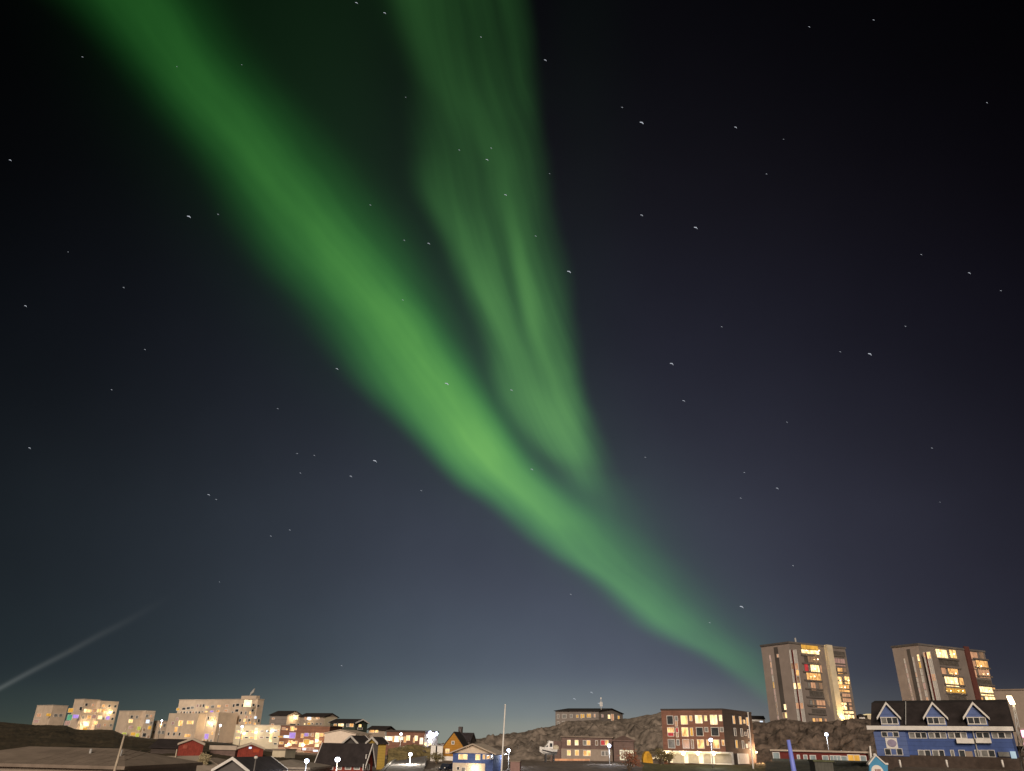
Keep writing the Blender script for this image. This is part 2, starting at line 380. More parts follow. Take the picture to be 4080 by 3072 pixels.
def interp_line(rows, n):
    a = np.array(rows, float); t = np.linspace(a[0, 0], a[-1, 0], n)
    return [(x, np.interp(x, a[:, 0], a[:, 1]), np.interp(x, a[:, 0], a[:, 2])) for x in t]
def hill(name, ridge_rows, foot_rows, m, n=420, rows=64, amp=3, bulge=.25, back=40, scale=.07, drop=6, seed=0):
    rd = interp_line(ridge_rows, n); ft = interp_line(foot_rows, n); vs = []; tot = rows + 8
    for j in range(tot):
        for i in range(n):
            r = P(*rd[i]); f = P(*ft[i])
            if j < rows:
                t = j / (rows - 1); p = f.lerp(r, t); p.z += (r.z - f.z) * bulge * math.sin(math.pi * t) * (1 - t * .3)
                env = .25 + .75 * math.sin(math.pi * min(1, t * 1.02)) ** .7 if t < .97 else .2
            else:
                k = (j - rows + 1) / 8; d = Vector((r.x - EYE.x, r.y - EYE.y, 0)).normalized(); p = r + d * back * k; p.z -= drop * k * k + .3; env = .2
            q = p * scale + Vector((seed, 0, 0))
            h = mnoise.ridged_multi_fractal(q, .9, 2.1, 5, 1.0, 2.0) - 1.2
            h2 = mnoise.fractal(q * 3.1, 1, 2, 4) + .3 * (1 - 2.2 * abs(mnoise.noise(q * 7.3))) + .2 * mnoise.noise(q * 17)
            p = p + Vector((0, -.35 * h * amp * env, (h * .55 + h2 * .45) * amp * env))
            vs.append(tuple(p))
    # skirt below the foot
    fs = [(j*n+i, j*n+i+1, (j+1)*n+i+1, (j+1)*n+i) for j in range(tot-1) for i in range(n-1)]
    k = len(vs)
    for i in range(n): x, y, z = vs[i]; vs.append((x, y - 2, z - 14))
    fs += [(k+i, k+i+1, i+1, i) for i in range(n-1)]
    me = bpy.data.meshes.new(name); me.from_pydata(vs, [], fs); me.materials.append(m)
    for p in me.polygons: p.use_smooth = True
    o = bpy.data.objects.new(name, me); col.objects.link(o); o['kind'] = 'structure'; return o
hill('hillside', [(-260,2862,380),(-60,2872,380),(60,2882,375),(140,2889,372),(262,2890,365),(300,2906,360),(450,2908,345),(500,2932,335),(600,2942,325),(660,2945,315),(760,2950,300),(900,2960,280),(1000,2984,250),(1120,3004,240),(1260,3012,230)],
     [(-260,3010,160),(200,3014,160),(500,3025,165),(760,3030,170),(900,3034,170),(1260,3050,170)], HEATH, amp=1.3, bulge=.05, scale=.05)
hill('rock_hill', [(1560,3010,262),(1640,2990,268),(1700,2975,275),(1745,2972,280),(1790,2955,290),(1850,2946,300),(1900,2943,310),(2000,2932,315),(2090,2920,315),(2150,2902,310),(2210,2890,305),(2290,2874,292),(2380,2868,290),(2440,2872,290),(2480,2864,290),(2540,2860,285),(2620,2839,280),(2660,2836,280),(2760,2850,280),(2900,2862,285),(3040,2884,290)],
     [(1560,3030,225),(1745,3034,225),(2000,3034,235),(2230,3026,240),(2540,3028,240),(2640,3035,235),(3040,3040,255)], ROCK, amp=4.2, bulge=.12, scale=.055, seed=5)
hill('cliff', [(2960,2893,255),(3060,2877,258),(3120,2868,258),(3200,2874,258),(3300,2874,255),(3400,2864,250),(3480,2868,245),(3560,2880,240),(3700,2880,235),(3900,2870,230),(4250,2865,225)],
     [(2960,3045,228),(3060,3040,222),(3200,3035,215),(3500,3040,200),(4250,3040,180)], ROCKR, amp=3.6, bulge=.15, scale=.075, seed=11)

# ------------------------------------------------------------------ buildings
class Bld:
    def __init__(s, name, label, cat, cx, cyb, Yc, yaw, xl, xr, ytop, wall, sink=6, group=None, sideL=True):
        s.yaw = R(yaw); s.C = P(cx, cyb, Yc); s.zb = s.C.z - sink
        s.dL = Vector((-math.cos(s.yaw), math.sin(s.yaw), 0)); s.dR = Vector((math.sin(s.yaw), math.cos(s.yaw), 0))
        s.nL = Vector((-math.sin(s.yaw), -math.cos(s.yaw), 0)); s.nR = Vector((math.cos(s.yaw), -math.sin(s.yaw), 0))
        s.zt = z_at(s.C, ytop)
        zm = (s.C.z + s.zt) / 2
        def length(d, xt, sign):
            if isinstance(xt, tuple): return xt[0]
            lo, hi = 0, 160
            for _ in range(40):
                mid = (lo + hi) / 2; q = s.C + d * mid; x = proj((q.x, q.y, zm))[0]
                if (x - xt) * sign < 0: lo = mid
                else: hi = mid
            return lo
        s.lL = length(s.dL, xl, -1); s.lR = length(s.dR, xr, 1)
        if max(s.lL, s.lR) > 80: print('LONG', label, s.lL, s.lR)
        s.root = empty(name, Vector((s.C.x, s.C.y, s.C.z)), label, cat, group)
        s.wallm = wall; s.done = []
    def pt(s, a, b, z): # a along dL, b along dR
        q = s.C + s.dL * a + s.dR * b; return Vector((q.x, q.y, z))
    def walls(s, name='wall', mats=None, z1=None):
        mb = MB(); z1 = s.zt if z1 is None else z1
        mb.prism([s.pt(0, 0, s.zb), s.pt(s.lL, 0, s.zb), s.pt(s.lL, s.lR, s.zb), s.pt(0, s.lR, s.zb)], (0, 0, z1 - s.zb))
        return mb
    def flat(s, roofm, over=.25, th=.5, mats=None):
        s.walls().build('wall', s.wallm, s.root)
        MB().box(s.pt(-over, -over, s.zt), s.dL * (s.lL + 2*over), s.dR * (s.lR + 2*over), (0, 0, th)).build('roof', roofm, s.root)
        return s
    def gable(s, axis, rise, roofm, over=.5, th=.22, trim=None, ypk=None):
        """axis 'L': ridge runs along the left face; axis 'R': ridge runs along the right face"""
        if ypk: rise = max(.6, z_at(s.pt(0, s.lR/2, 0) if axis == 'L' else s.pt(s.lL/2, 0, 0), ypk) - s.zt)
        mb = s.walls(); zt, zr = s.zt, s.zt + rise
        ax = (lambda a, b, z: s.pt(a, b, z)) if axis == 'L' else (lambda a, b, z: s.pt(b, a, z))
        l, w = (s.lL, s.lR) if axis == 'L' else (s.lR, s.lL)
        mb.prism([ax(0, 0, zt), ax(0, w, zt), ax(0, w/2, zr)], ax(l, 0, 0) - ax(0, 0, 0))
        mb.build('wall', s.wallm, s.root)
        sl = rise / (w / 2); rf = MB()
        for e, sg in ((0, 1), (w, -1)):
            b0 = e - sg * over; z0 = zt - over * sl
            q = [ax(-over, b0, z0 + .04), ax(l + over, b0, z0 + .04), ax(l + over, w/2, zr + .04), ax(-over, w/2, zr + .04)]
            rf.prism(q, (0, 0, th))
        r = rf.build('roof', roofm, s.root)
        if trim:
            for a in (-over - .08, l + over - .04):
                for e, sg in ((0, 1), (w, -1)):
                    b0 = e - sg * over; z0 = zt - over * sl
                    p, q = ax(a, b0, z0 - .12), ax(a, w/2, zr - .12)
                    MB().prism([p, q, q + Z * .42, p + Z * .42], ax(a + .12, 0, 0) - ax(a, 0, 0)).build('rake_board', trim, r)
        return r
    def hip(s, rise, roofm, over=.5, inset=None):
        s.walls().build('wall', s.wallm, s.root); o = over
        ins = inset or min(s.lL, s.lR) / 2; zt = s.zt; zr = zt + rise
        long = s.lL >= s.lR
        A, B, C_, D = s.pt(-o, -o, zt), s.pt(s.lL+o, -o, zt), s.pt(s.lL+o, s.lR+o, zt), s.pt(-o, s.lR+o, zt)
        if long: p, q = s.pt(ins, s.lR/2, zr), s.pt(s.lL-ins, s.lR/2, zr); fs = [[A,B,q,p],[C_,D,p,q],[D,A,p],[B,C_,q]]
        else: p, q = s.pt(s.lL/2, ins, zr), s.pt(s.lL/2, s.lR-ins, zr); fs = [[A,p,q,D],[B,C_,q,p],[A,B,p],[C_,D,q]]
        mb = MB()
        for f in fs: mb.poly([x + Z*.3 for x in f])
        mb.box(A, B - A, D - A, Z * .3)
        return mb.build('roof', roofm, s.root)
    def hit(s, face, px, py):
        d = ray(px, py); n = s.nL if face == 'L' else s.nR; o = s.C
        t = (o - EYE).dot(n) / d.dot(n); q = EYE + d * t
        return (q - o).dot(s.dL if face == 'L' else s.dR), q.z
    def rect(s, face, x0, y0, x1, y1):
        xm, ym = (x0+x1)/2, (y0+y1)/2
        a = s.hit(face, x0, ym)[0]; b = s.hit(face, x1, ym)[0]; c = s.hit(face, xm, y1)[1]; d = s.hit(face, xm, y0)[1]
        return min(a, b), max(a, b), min(c, d), max(c, d)
    def fill(s, face, a0, a1, n, zs, lit, off=0, w=1.1, h=1.1):
        for z in zs:
            for i in range(n):
                a = a0 + (a1 - a0) * (i + .5) / n
                if all(abs(a - p) > w + .7 or abs(z - q) > h + .5 for f, o, p, q in s.done if f == face and abs(o - off) < .5):
                    s.win_m(face, a - w/2, a + w/2, z - h/2, z + h/2, random.choice([W_WARM, W_DIM, W_PEACH, W_PINK, W_BRIGHT]) if random.random() < lit else random.choice([GLASS, GLASS, GLASS2]), far=True, off=off)
    def win_m(s, face, a0, a1, z0, z1, m, frame=WHITE, fw=.1, mull=0, name='window', far=False, off=0, parent=None):
        d, n = (s.dL, s.nL) if face == 'L' else (s.dR, s.nR)
        s.done.append((face, off, (a0 + a1) / 2, (z0 + z1) / 2))
        o = s.C + d * a0 + n * (off - .03); o = Vector((o.x, o.y, z0)); w = a1 - a0; h = z1 - z0
        par = parent or s.root
        fr = MB(); fi = 1 if far else 0
        dep = n * .13
        fr.box(o - d*fw - Z*fw, d*(w+2*fw), Z*fw, dep, fi); fr.box(o - d*fw + Z*h, d*(w+2*fw), Z*fw, dep, fi)
        fr.box(o - d*fw, d*fw, Z*h, dep, fi); fr.box(o + d*w, d*fw, Z*h, dep, fi)
        for k in range(mull): fr.box(o + d*(w*(k+1)/(mull+1) - fw*.4), d*fw*.8, Z*h, n*.12, fi)
        if far:
            fr.box(o, d*w, Z*h, n*.08, 0)
            return fr.build(name, [m, frame], par)
        f = fr.build(name, frame, par)
        MB().box(o, d*w, Z*h, n*.08).build('pane', m, f)
        return f
    def win(s, face, x0, y0, x1, y1, m, **k):
        return s.win_m(face, *s.rect(face, x0, y0, x1, y1), m, **k)
    def grid(s, face, f0, f1, n, rows, w, h, lit=.4, mats=LIT, dark=(GLASS, GLASS2), **k):
        L = s.lL if face == 'L' else s.lR
        for z in rows:
            for i in range(n):
                a = L * (f0 + (f1 - f0) * (i + .5) / n)
                m = random.choice(mats) if random.random() < lit else random.choice(dark)
                s.win_m(face, a - w/2, a + w/2, s.zt - z - h, s.zt - z, m, far=True, **k)
    def slab(s, face, x0, y0, x1, y1, m, out=1.2, name='balcony', parent=None, inn=.05):
        a0, a1, z0, z1 = s.rect(face, x0, y0, x1, y1); d, n = (s.dL, s.nL) if face == 'L' else (s.dR, s.nR)
        o = s.C + d * a0 - n * inn; o = Vector((o.x, o.y, z0))
        return MB().box(o, d * (a1 - a0), Z * (z1 - z0), n * (out + inn)).build(name, m, parent or s.root)

def cropmap(x0, y0, sc_):
    return lambda X, Y: (x0 + X / sc_, y0 + Y / sc_)
def wins(b, face, cm, items, **k):
    for it in items:
        x0, y0 = cm(it[0], it[1]); x1, y1 = cm(it[2], it[3])
        kk = dict(k); kk.update(it[5] if len(it) > 5 else {})
        b.win(face, x0, y0, x1, y1, it[4], **kk)
def light(parent, loc, c, watts, rad=.15, name='lamp_light', spot=None, aim=None):
    l = bpy.data.lights.new(name, 'SPOT' if spot else 'POINT'); l.energy = watts; l.color = c; l.shadow_soft_size = rad
    if spot: l.spot_size = R(spot); l.spot_blend = .6
    o = bpy.data.objects.new(name, l); col.objects.link(o); o.location = Vector(loc) - (wloc(parent) if parent else Vector())
    if aim is not None: o.rotation_euler = Vector(aim).to_track_quat('-Z', 'Y').to_euler()
    if parent: o.parent = parent
    return o

# ---- the two high-rise towers
def tower(name_label, cx, cyb, Y, xl, xr, ytop, red):
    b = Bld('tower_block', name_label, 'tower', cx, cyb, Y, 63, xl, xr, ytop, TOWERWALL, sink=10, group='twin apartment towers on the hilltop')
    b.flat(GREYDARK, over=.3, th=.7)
    MB().box(b.pt(0, -.02, b.zb), b.dL * b.lL, b.dR * .05, Z * (b.zt - b.zb)).build('end_wall', TOWERLIT, b.root)  # thin lighter box paints the brighter side of the tower
    return b
cm = cropmap(2980, 2520, 4.385)
T1 = tower('grey apartment tower with yellow lit fin, behind the cliff and pole-mounted lamp', 3186, 2875, 300, 3050, 3392, 2563, True)
cmx = lambda X, Y: cm(X, Y)
def strip(b, face, cm, x0, y0, x1, y1, w, n, mats, gap=.12, **k):
    for i in range(n):
        ya = y0 + (y1 - y0) * (i + gap/2) / n; yb = y0 + (y1 - y0) * (i + 1 - gap/2) / n
        xc = x0 + (x1 - x0) * (i + .5) / n
        p, q = cm(xc - w/2, ya), cm(xc + w/2, yb)
        b.win(face, p[0], p[1], q[0], q[1], mats[i % len(mats)], **k)
# left face of the first tower
a = T1
strip(a, 'L', cm, 382, 390, 540, 1570, 18, 10, [W_PINK, W_PEACH, W_PINK, WHITE, W_AMBER, W_PINK, W_PINK, W_DIM, W_DIM, W_PINK], far=True, fw=.08)
a.slab('L', *cm(455, 265), *cm(530, 1590), TOWERDARK, out=.12, name='recess_panel') if False else None
def leaning_panel(b, face, cm, top, bot, w0, w1, m, out, name):
    """full-height vertical panel given by its centre at the top and the bottom"""
    (ax, ay), (bx, by) = top, bot
    a0, z1 = b.hit(face, *cm(ax, ay)); a1, z0 = b.hit(face, *cm(bx, by)); am = (a0 + a1) / 2
    l0 = abs(b.hit(face, *cm(ax - w0/2, ay))[0] - b.hit(face, *cm(ax + w0/2, ay))[0])
    d, n = (b.dL, b.nL) if face == 'L' else (b.dR, b.nR)
    o = b.C + d * (am - l0/2) - n * .05; o = Vector((o.x, o.y, z0 - 4))
    return MB().box(o, d * l0, Z * (z1 - z0 + 4), n * (out + .05)).build(name, m, b.root), am, l0
leaning_panel(a, 'L', cm, (490, 255), (650, 1560), 70, 70, TOWERDARK, .1, 'recess_shade_panel')  # no real recess: panel stands proud, its shade painted as dark colour
wins(a, 'L', cm, [(512,380,538,435,W_PEACH),(638,1255,672,1350,W_HOT),(612,1400,652,1500,W_DIM),(660,1398,684,1495,W_BRIGHT)], far=True, fw=.08, off=.1)
strip(a, 'L', cm, 745, 300, 905, 1570, 44, 11, [WHITE, WHITE, W_DIM, WHITE, WHITE, W_HOT, WHITE, WHITE, W_PEACH, WHITE, WHITE], far=True, fw=.16)
strip(a, 'L', cm, 815, 300, 982, 1570, 50, 11, [WHITE, WHITE, W_PEACH, W_WARM, W_DIM, W_BRIGHT, WHITE, WHITE, W_PEACH, WHITE, WHITE], far=True, fw=.16)
leaning_panel(a, 'L', cm, (775, 300), (940, 1570), 17, 17, REDPAINT, .25, 'red_stripe')
# right face
leaning_panel(a, 'R', cm, (1385, 225), (1560, 1560), 95, 120, RENDER2, 1.6, 'concrete_fin')
for X0, X1, sh in ((925, 1235, 150), (1440, 1670, 190)):
    for k in range(9):
        y = 300 + k * 146; s_ = sh * (k / 8.0)
        x0, y0 = cm(X0 + s_, y + 92); x1, y1 = cm(X1 + s_, y + 118)
        a.slab('R', x0, y0, x1, y1, TOWERDARK, out=.4, name='balcony')
wins(a, 'R', cm, [(930,215,1222,296,W_AMBER,{'frame':TOWERDARK}),(936,310,1238,372,W_HOT,{'frame':TOWERDARK}),(985,402,1040,525,GLASSW),(1045,402,1228,525,W_DIM,{'mull':3}),(988,556,1052,680,W_RED),(1098,565,1245,708,W_HOT,{'mull':1}),(1258,570,1290,705,W_PEACH),  # first pane: lamp-lit balcony ceiling, its light painted as emission
 (1028,712,1272,848,W_WARM,{'mull':4}),(1050,878,1095,1005,GLASS2),(1102,876,1182,1008,W_PEACH,{'mull':1}),(1242,878,1300,1008,W_DIM),(1080,1185,1125,1300,GLASS2),(1130,1182,1160,1302,W_DIM),(1200,1187,1350,1318,W_PEACH,{'mull':2}),
 (1130,1500,1175,1575,W_WARM),(1185,1500,1232,1575,W_PEACH),(1242,1500,1290,1575,W_WARM),(1340,1505,1375,1575,W_PEACH),(1080,1030,1320,1130,GLASSW,{'mull':3}),(1120,1345,1360,1440,GLASSW,{'mull':3}),
 (1462,335,1690,420,GLASSW,{'mull':3}),(1492,458,1695,585,W_PINK,{'mull':4}),(1512,622,1555,725,GLASSW),(1565,620,1652,722,W_WARM,{'mull':1}),(1665,620,1720,690,W_DIM),(1530,772,1640,900,W_BRIGHT,{'mull':1}),(1690,772,1772,900,W_BRIGHT,{'mull':1}),
 (1572,912,1770,1038,W_WARM,{'mull':3}),(1650,1070,1795,1215,W_PEACH,{'mull':3}),(1608,1080,1640,1215,GLASSW),(1612,1226,1725,1350,W_HOT,{'mull':1}),(1735,1230,1760,1350,GLASSW),(1768,1240,1815,1350,W_PEACH),(1650,1376,1850,1528,W_HOT,{'mull':4}),(1858,1380,1885,1520,W_DIM)], frame=TOWERDARK, fw=.1)
MB().tube([a.pt(2, 6, a.zt), a.pt(2, 6, a.zt + 2.6)], .35).build('vent_pipe', METAL, a.root)
fl = a.pt(-2.2, a.lR*.545, a.C.z + 1)
q = a.hit('R', *cm(1600, 1560)); fp = a.C + a.dR * q[0] + a.nR * 4.0; fp.z = q[1] - 2
flo = empty('floodlight', fp, 'warm floodlight at the foot of the yellow lit tower fin', 'floodlight')
MB().box(fp - Vector((.25, .25, .3)), (.5, 0, 0), (0, .5, 0), (0, 0, .25)).build('lamp_housing', DARKMETAL, flo)
MB().box(fp - Vector((.2, .2, .04)), (.4, 0, 0), (0, .4, 0), (0, 0, .05)).build('lamp_glass', LAMPY, flo)
light(flo, fp + Z * .4, (1, .66, .28), 9000, rad=.2, spot=70, aim=(-a.nR * .28 + Z))

def balcony_glow_lamp(b, cm, X, Y, w_=70):  # mostly added before bright panes, to spread glow over the slabs
    r, z = b.hit('R', *cm(X, Y)); q = b.C + b.dR * r + b.nR * .75; q.z = z
    MB().ball(q, .16).build('balcony_glow_lamp', LAMPY, b.root, smooth=True); light(b.root, q + b.nL * 0 + b.nR * .4, (1, .62, .25), w_, rad=.1)
for X, Y in ((1000,318),(1215,320),(1150,640),(1195,470),(1140,770),(1590,840),(1730,840),(1670,960),(1660,1290),(1740,1450)): balcony_glow_lamp(T1, cm, X, Y)
cm = cropmap(3400, 2500, 2.913)
T2 = tower('grey apartment tower with red vertical stripe rising behind the blue house roof', 3723, 2880, 300, 3583, 3958, 2570, True)
b = T2
leaning_panel(b, 'L', cm, (655, 250), (745, 880), 40, 40, TOWERDARK, .1, 'recess_shade_panel')  # recess shade painted as a dark panel here too
strip(b, 'L', cm, 590, 360, 700, 875, 11, 9, [WHITE, W_PINK, WHITE, W_PINK, WHITE, W_PINK, W_PINK, W_DIM, W_PINK], far=True, fw=.08)
strip(b, 'L', cm, 690, 340, 800, 880, 11, 9, [WHITE, WHITE, WHITE, W_PEACH, WHITE, WHITE, W_PINK, WHITE, WHITE], far=True, fw=.08, off=.1)
strip(b, 'L', cm, 748, 310, 872, 890, 22, 7, [W_HOT, W_AMBER, WHITE, WHITE, W_PINK, WHITE, W_PEACH], far=True, fw=.08)
strip(b, 'L', cm, 818, 285, 945, 880, 16, 9, [W_PEACH, WHITE, WHITE, WHITE, W_PINK, WHITE, WHITE, WHITE, WHITE], far=True, fw=.12)
strip(b, 'L', cm, 868, 280, 1000, 880, 38, 7, [W_BRIGHT, WHITE, WHITE, W_PEACH, WHITE, WHITE, WHITE], far=True, fw=.18, mull=1)
leaning_panel(b, 'L', cm, (843, 290), (960, 880), 11, 11, REDPAINT, .2, 'red_stripe')
leaning_panel(b, 'R', cm, (1303, 222), (1455, 890), 52, 52, MAROON, .5, 'red_panel')
for X0, X1 in ((960, 1195), (1360, 1535)):
    for k in range(7):
        y = 350 + k * 100; s_ = 155 * (y - 250) / 640
        x0, y0 = cm(X0 + s_, y + 10); x1, y1 = cm(X1 + s_, y + 28); b.slab('R', x0, y0, x1, y1, TOWERDARK, out=.4, name='balcony')
wins(b, 'R', cm, [(962,258,1088,352,W_HOT,{'mull':2}),(1118,262,1192,355,W_BRIGHT,{'mull':1}),(1020,462,1072,540,W_PEACH),(1100,468,1210,545,W_WARM,{'mull':2}),(1066,568,1215,685,W_HOT,{'mull':2}),(1228,570,1275,680,W_WARM),
 (1078,708,1298,758,W_AMBER,{'mull':6}),(1000,378,1215,440,GLASSW,{'mull':3}),(1110,790,1310,860,GLASSW,{'mull':3}),(1362,288,1440,368,W_PEACH,{'mull':1}),(1465,290,1512,368,W_DIM),(1390,388,1420,480,W_PEACH),(1428,388,1562,480,W_WARM,{'mull':2}),(1408,492,1430,580,W_PEACH),(1455,492,1582,585,W_PEACH,{'mull':2}),
 (1440,610,1600,670,GLASSW,{'mull':2}),(1472,692,1620,792,W_HOT,{'mull':2}),(1628,700,1652,790,W_WARM),(1490,812,1510,890,W_WARM),(1535,806,1650,892,W_HOT,{'mull':2})], frame=TOWERDARK, fw=.1)

for X, Y in ((985,300),(1150,310),(1170,535),(1175,630),(1110,735),(1250,735),(1465,450),(1540,540),(1560,740),(1600,850)): balcony_glow_lamp(T2, cm, X, Y)
# ---- red-brown apartment house with garages
cm = cropmap(2550, 2700, 4.022)
G1 = Bld('apartment_house', 'red-brown flat-roofed apartment house above four floodlit white garages', 'apartment house', 2897, 3044, 190, 36, 2640, 3003, 2829, BRICK, sink=3)
b = G1; b.flat(BRICKDARK, over=.12, th=.35)
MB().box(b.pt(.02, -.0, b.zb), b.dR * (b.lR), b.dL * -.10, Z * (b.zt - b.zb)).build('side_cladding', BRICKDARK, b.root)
wins(b, 'L', cm, [(437,615,530,745,GLASS),(563,620,603,690,GLASS2),(566,695,600,775,W_PEACH),(660,612,760,745,W_BRIGHT,{'mull':1}),(797,612,835,690,W_WARM),(890,606,996,728,W_HOT,{'mull':1}),(1032,610,1072,692,W_BRIGHT),(1130,602,1236,748,W_HOT,{'mull':1}),(1272,602,1314,692,W_HOT),
 (445,802,546,880,W_BRIGHT,{'mull':2}),(452,884,540,935,W_RED),(580,806,612,880,W_RED),(585,884,612,950,W_PEACH),(675,802,772,940,W_BRIGHT),(810,808,848,930,W_AMBER),(908,800,1010,930,GLASS),(1043,800,1088,865,GLASS2),(1147,800,1260,930,GLASS),(1288,800,1334,865,GLASS2),
 (457,992,558,1125,GLASS2),(590,992,630,1080,GLASS2),(690,992,788,1130,W_PEACH),(825,998,858,1130,W_DIM),(925,995,1026,1132,W_BRIGHT,{'mull':1}),(1072,1000,1100,1085,W_WARM),(1172,998,1270,1130,W_BRIGHT,{'mull':1}),(1316,1002,1350,1085,W_BRIGHT)], fw=.09)
for r_, (y0, y1, ms) in enumerate(((618,735,[W_WARM,W_WARM,W_WARM,W_WARM]),(812,930,[GLASS2,GLASS2,GLASS2,GLASS2]),(1005,1125,[W_AMBER,GLASS2,W_PALE,GLASS2]))):
    for i, X in enumerate((1495, 1600, 1660, 1712)):
        xx = X + r_ * 22; yy0, yy1 = (y0, y1) if i != 2 else (y0 + 45, y1 - 20)
        wins(b, 'R', cm, [(xx - 14, yy0 + i*8, xx + 14, yy1 + i*8, ms[i])], far=True, fw=.08, off=.1)
gar = b.slab('L', *cm(470, 1200), *cm(1500, 1378), WHITE, out=1.2, name='garage_front')
can = b.slab('L', *cm(405, 1180), *cm(1490, 1202), WHITE, out=2.6, name='canopy')
for X0, X1 in ((560, 740), (810, 975), (1050, 1165), (1230, 1500)):
    b.slab('L', *cm(X0, 1226), *cm(X1, 1372), CONC, out=1.28, name='garage_door')
b.slab('R', *cm(1560, 1215), *cm(1722, 1382), WHITE, out=.4, name='side_garage_door')
for X in (505, 770, 1000, 1250):
    a0, z0 = b.hit('L', *cm(X, 1205)); q = b.C + b.dL * a0 + b.nL * 2.75; q.z = z0 - .1
    MB().ball(q, .42).build('floodlight', LAMPY, b.root, smooth=True)
    light(b.root, q + b.nL * .6 - Z * .3, (1, .78, .45), 260, rad=.3)
q = b.pt(-.6, b.lR - 1.0, b.C.z + 2.5); MB().box(q - Vector((.2, .2, .15)), (.4, 0, 0), (0, .4, 0), (0, 0, .3)).build('wall_lamp', LAMPY, b.root); light(b.root, q - b.dL * 1.2, (1, .55, .28), 4500, rad=.3)
cm6 = cropmap(2150, 2700, 4.022)

# ---- flat brown house with garage
F1 = Bld('brown_house', 'two-storey brown and beige house with lit windows in a row and garage', 'house', 2442, 3028, 212, 10, 2238, (9,), 2941, BROWN, sink=3)
b = F1; b.flat(ROOFMD, over=.3, th=.3)
b.slab('L', *cm6(347, 1145), *cm6(1172, 1330), BEIGE, out=.12, name='ground_floor_wall')
wins(b, 'L', cm6, [(445,1002,494,1080,W_HOT),(568,1004,619,1080,W_HOT),(700,1010,750,1080,GLASS2),(758,1008,810,1080,W_WARM),(897,1010,930,1080,W_DIM),(982,1005,1045,1080,W_RED),(1052,1005,1100,1080,W_BRIGHT),
 (444,1163,496,1245,W_BRIGHT,{'off':.12}),(570,1163,627,1246,W_BRIGHT,{'off':.12}),(704,1170,754,1252,W_BRIGHT,{'off':.12}),(764,1170,815,1252,W_BRIGHT,{'off':.12}),(994,1180,1040,1248,GLASS2,{'off':.12}),(1055,1180,1098,1248,GLASS2,{'off':.12})], fw=.09)
wg = Bld('garage', 'brown-topped garage with a pale yellow lit door beside the brown house', 'garage', 2528, 3031, 206, 10, 2445, (9,), 2955, BROWN, sink=3)
wg.hip(1.1, BROWN, over=.3)
wg.slab('L', *cm6(1285, 1160), *cm6(1440, 1322), W_PALE, out=.1, name='garage_door')  # the doors' lit look is put into emission
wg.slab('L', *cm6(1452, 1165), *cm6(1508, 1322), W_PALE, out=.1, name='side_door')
MB().box(b.pt(b.lL + .1, 1.5, b.zb), b.dL * 3.0, b.dR * 7, Z * (b.zt - b.zb - 1.0)).build('annex', BROWN, b.root)

# ---- house on top of the rock hill
E1 = Bld('hilltop_house', 'long grey house with amber windows and aerial on the rock hilltop', 'house', 2386, 2874, 310, 28, 2213, 2482, 2834, GREYWALL, sink=5)
b = E1; b.gable('L', 2.0, ROOFDK, over=.5, ypk=2825)
wins(b, 'L', cm6, [(590,598,622,640,W_AMBER),(660,585,682,650,W_AMBER),(690,585,716,640,W_AMBER),(760,580,788,636,W_AMBER),(796,580,820,638,W_AMBER),(874,585,892,632,W_PEACH),(284,590,312,650,GLASS2),(365,590,428,648,GLASS2),(490,590,525,640,GLASS2),(284,705,312,755,GLASS2),(365,700,428,752,GLASS2)], far=True, fw=.1)
wins(b, 'R', cm6, [(994,590,1018,636,W_PINK),(1093,595,1128,658,W_HOT),(1146,585,1186,690,W_PEACH),(1252,612,1278,672,W_AMBER)], far=True, fw=.1)
p = b.pt(1, b.lR*.2, b.zt + .8)
ae = MB().tube([p, p + Z * 4.5], .09); ae.box(p + Z*1.2 - Vector((.5,.1,0)), (.3,0,0),(0,.2,0),(0,0,1.6)); ae.box(p + Z*1.2 + Vector((.2,-.1,0)), (.3,0,0),(0,.2,0),(0,0,1.6)); ae.box(p + Z*3.9 - Vector((.25,.1,0)), (.5,0,0),(0,.2,0),(0,0,.5))
ae.build('aerial', WHITE, b.root)

# ---- long blue house with three dormers
cb = cropmap(3440, 2760, 3.456)
BH = Bld('long_blue_house', 'long blue house with black roof, three white-edged dormers and window rows', 'house', 4050, 3019, 112, 34, 3492, (11,), 2908, BLUE, sink=0)
b = BH
b.walls().build('wall', BLUE, b.root)
zr = z_at(b.C + b.dR * 4.0 + b.dL * 9, 2799)
rf = MB().prism([b.pt(-.4, -.55, b.zt), b.pt(-.4, 4.0, zr), b.pt(-.4, 7.5, zr + .5), b.pt(-.4, 11.4, b.zt)], b.dL * (b.lL + .8)).build('roof', ROOFDK, b.root)
MB().box(b.pt(-.5, -.75, b.zt - .15), b.dL * (b.lL + 1.4), b.dR * .5, Z * .55).build('eaves_board', WHITE, b.root)
MB().box(b.pt(-.3, -.35, b.zb - 5), b.dL * (b.lL + .6), b.dR * (b.lR + .5), Z * 5).build('base_wall', mat('dark_brown_plinth', (.075, .055, .045), var=.3), b.root)
ent = b.slab('L', *cb(175, 540), *cb(612, 872), BLUELIT, out=.45, name='entrance_front')
def row(y0, y1, spans, mats, **k):
    for i, (x0, x1) in enumerate(spans):
        wins(b, 'L', cb, [(x0 + 5, y0, x1 - 3, y1, mats[i % len(mats)], {'name': 'window'})], fw=.07, **k)
row(552, 622, [(630,710),(715,790),(795,868),(900,975),(985,1057),(1063,1140),(1172,1252),(1258,1338),(1345,1420),(1556,1642),(1648,1735),(1772,1850),(1858,1945),(1952,2040)], [GLASS2, GLASS, GLASS, GLASS2, GLASS, GLASS2, GLASS2, GLASS, GLASS2, GLASS, GLASS, GLASS2, GLASS, GLASS2])
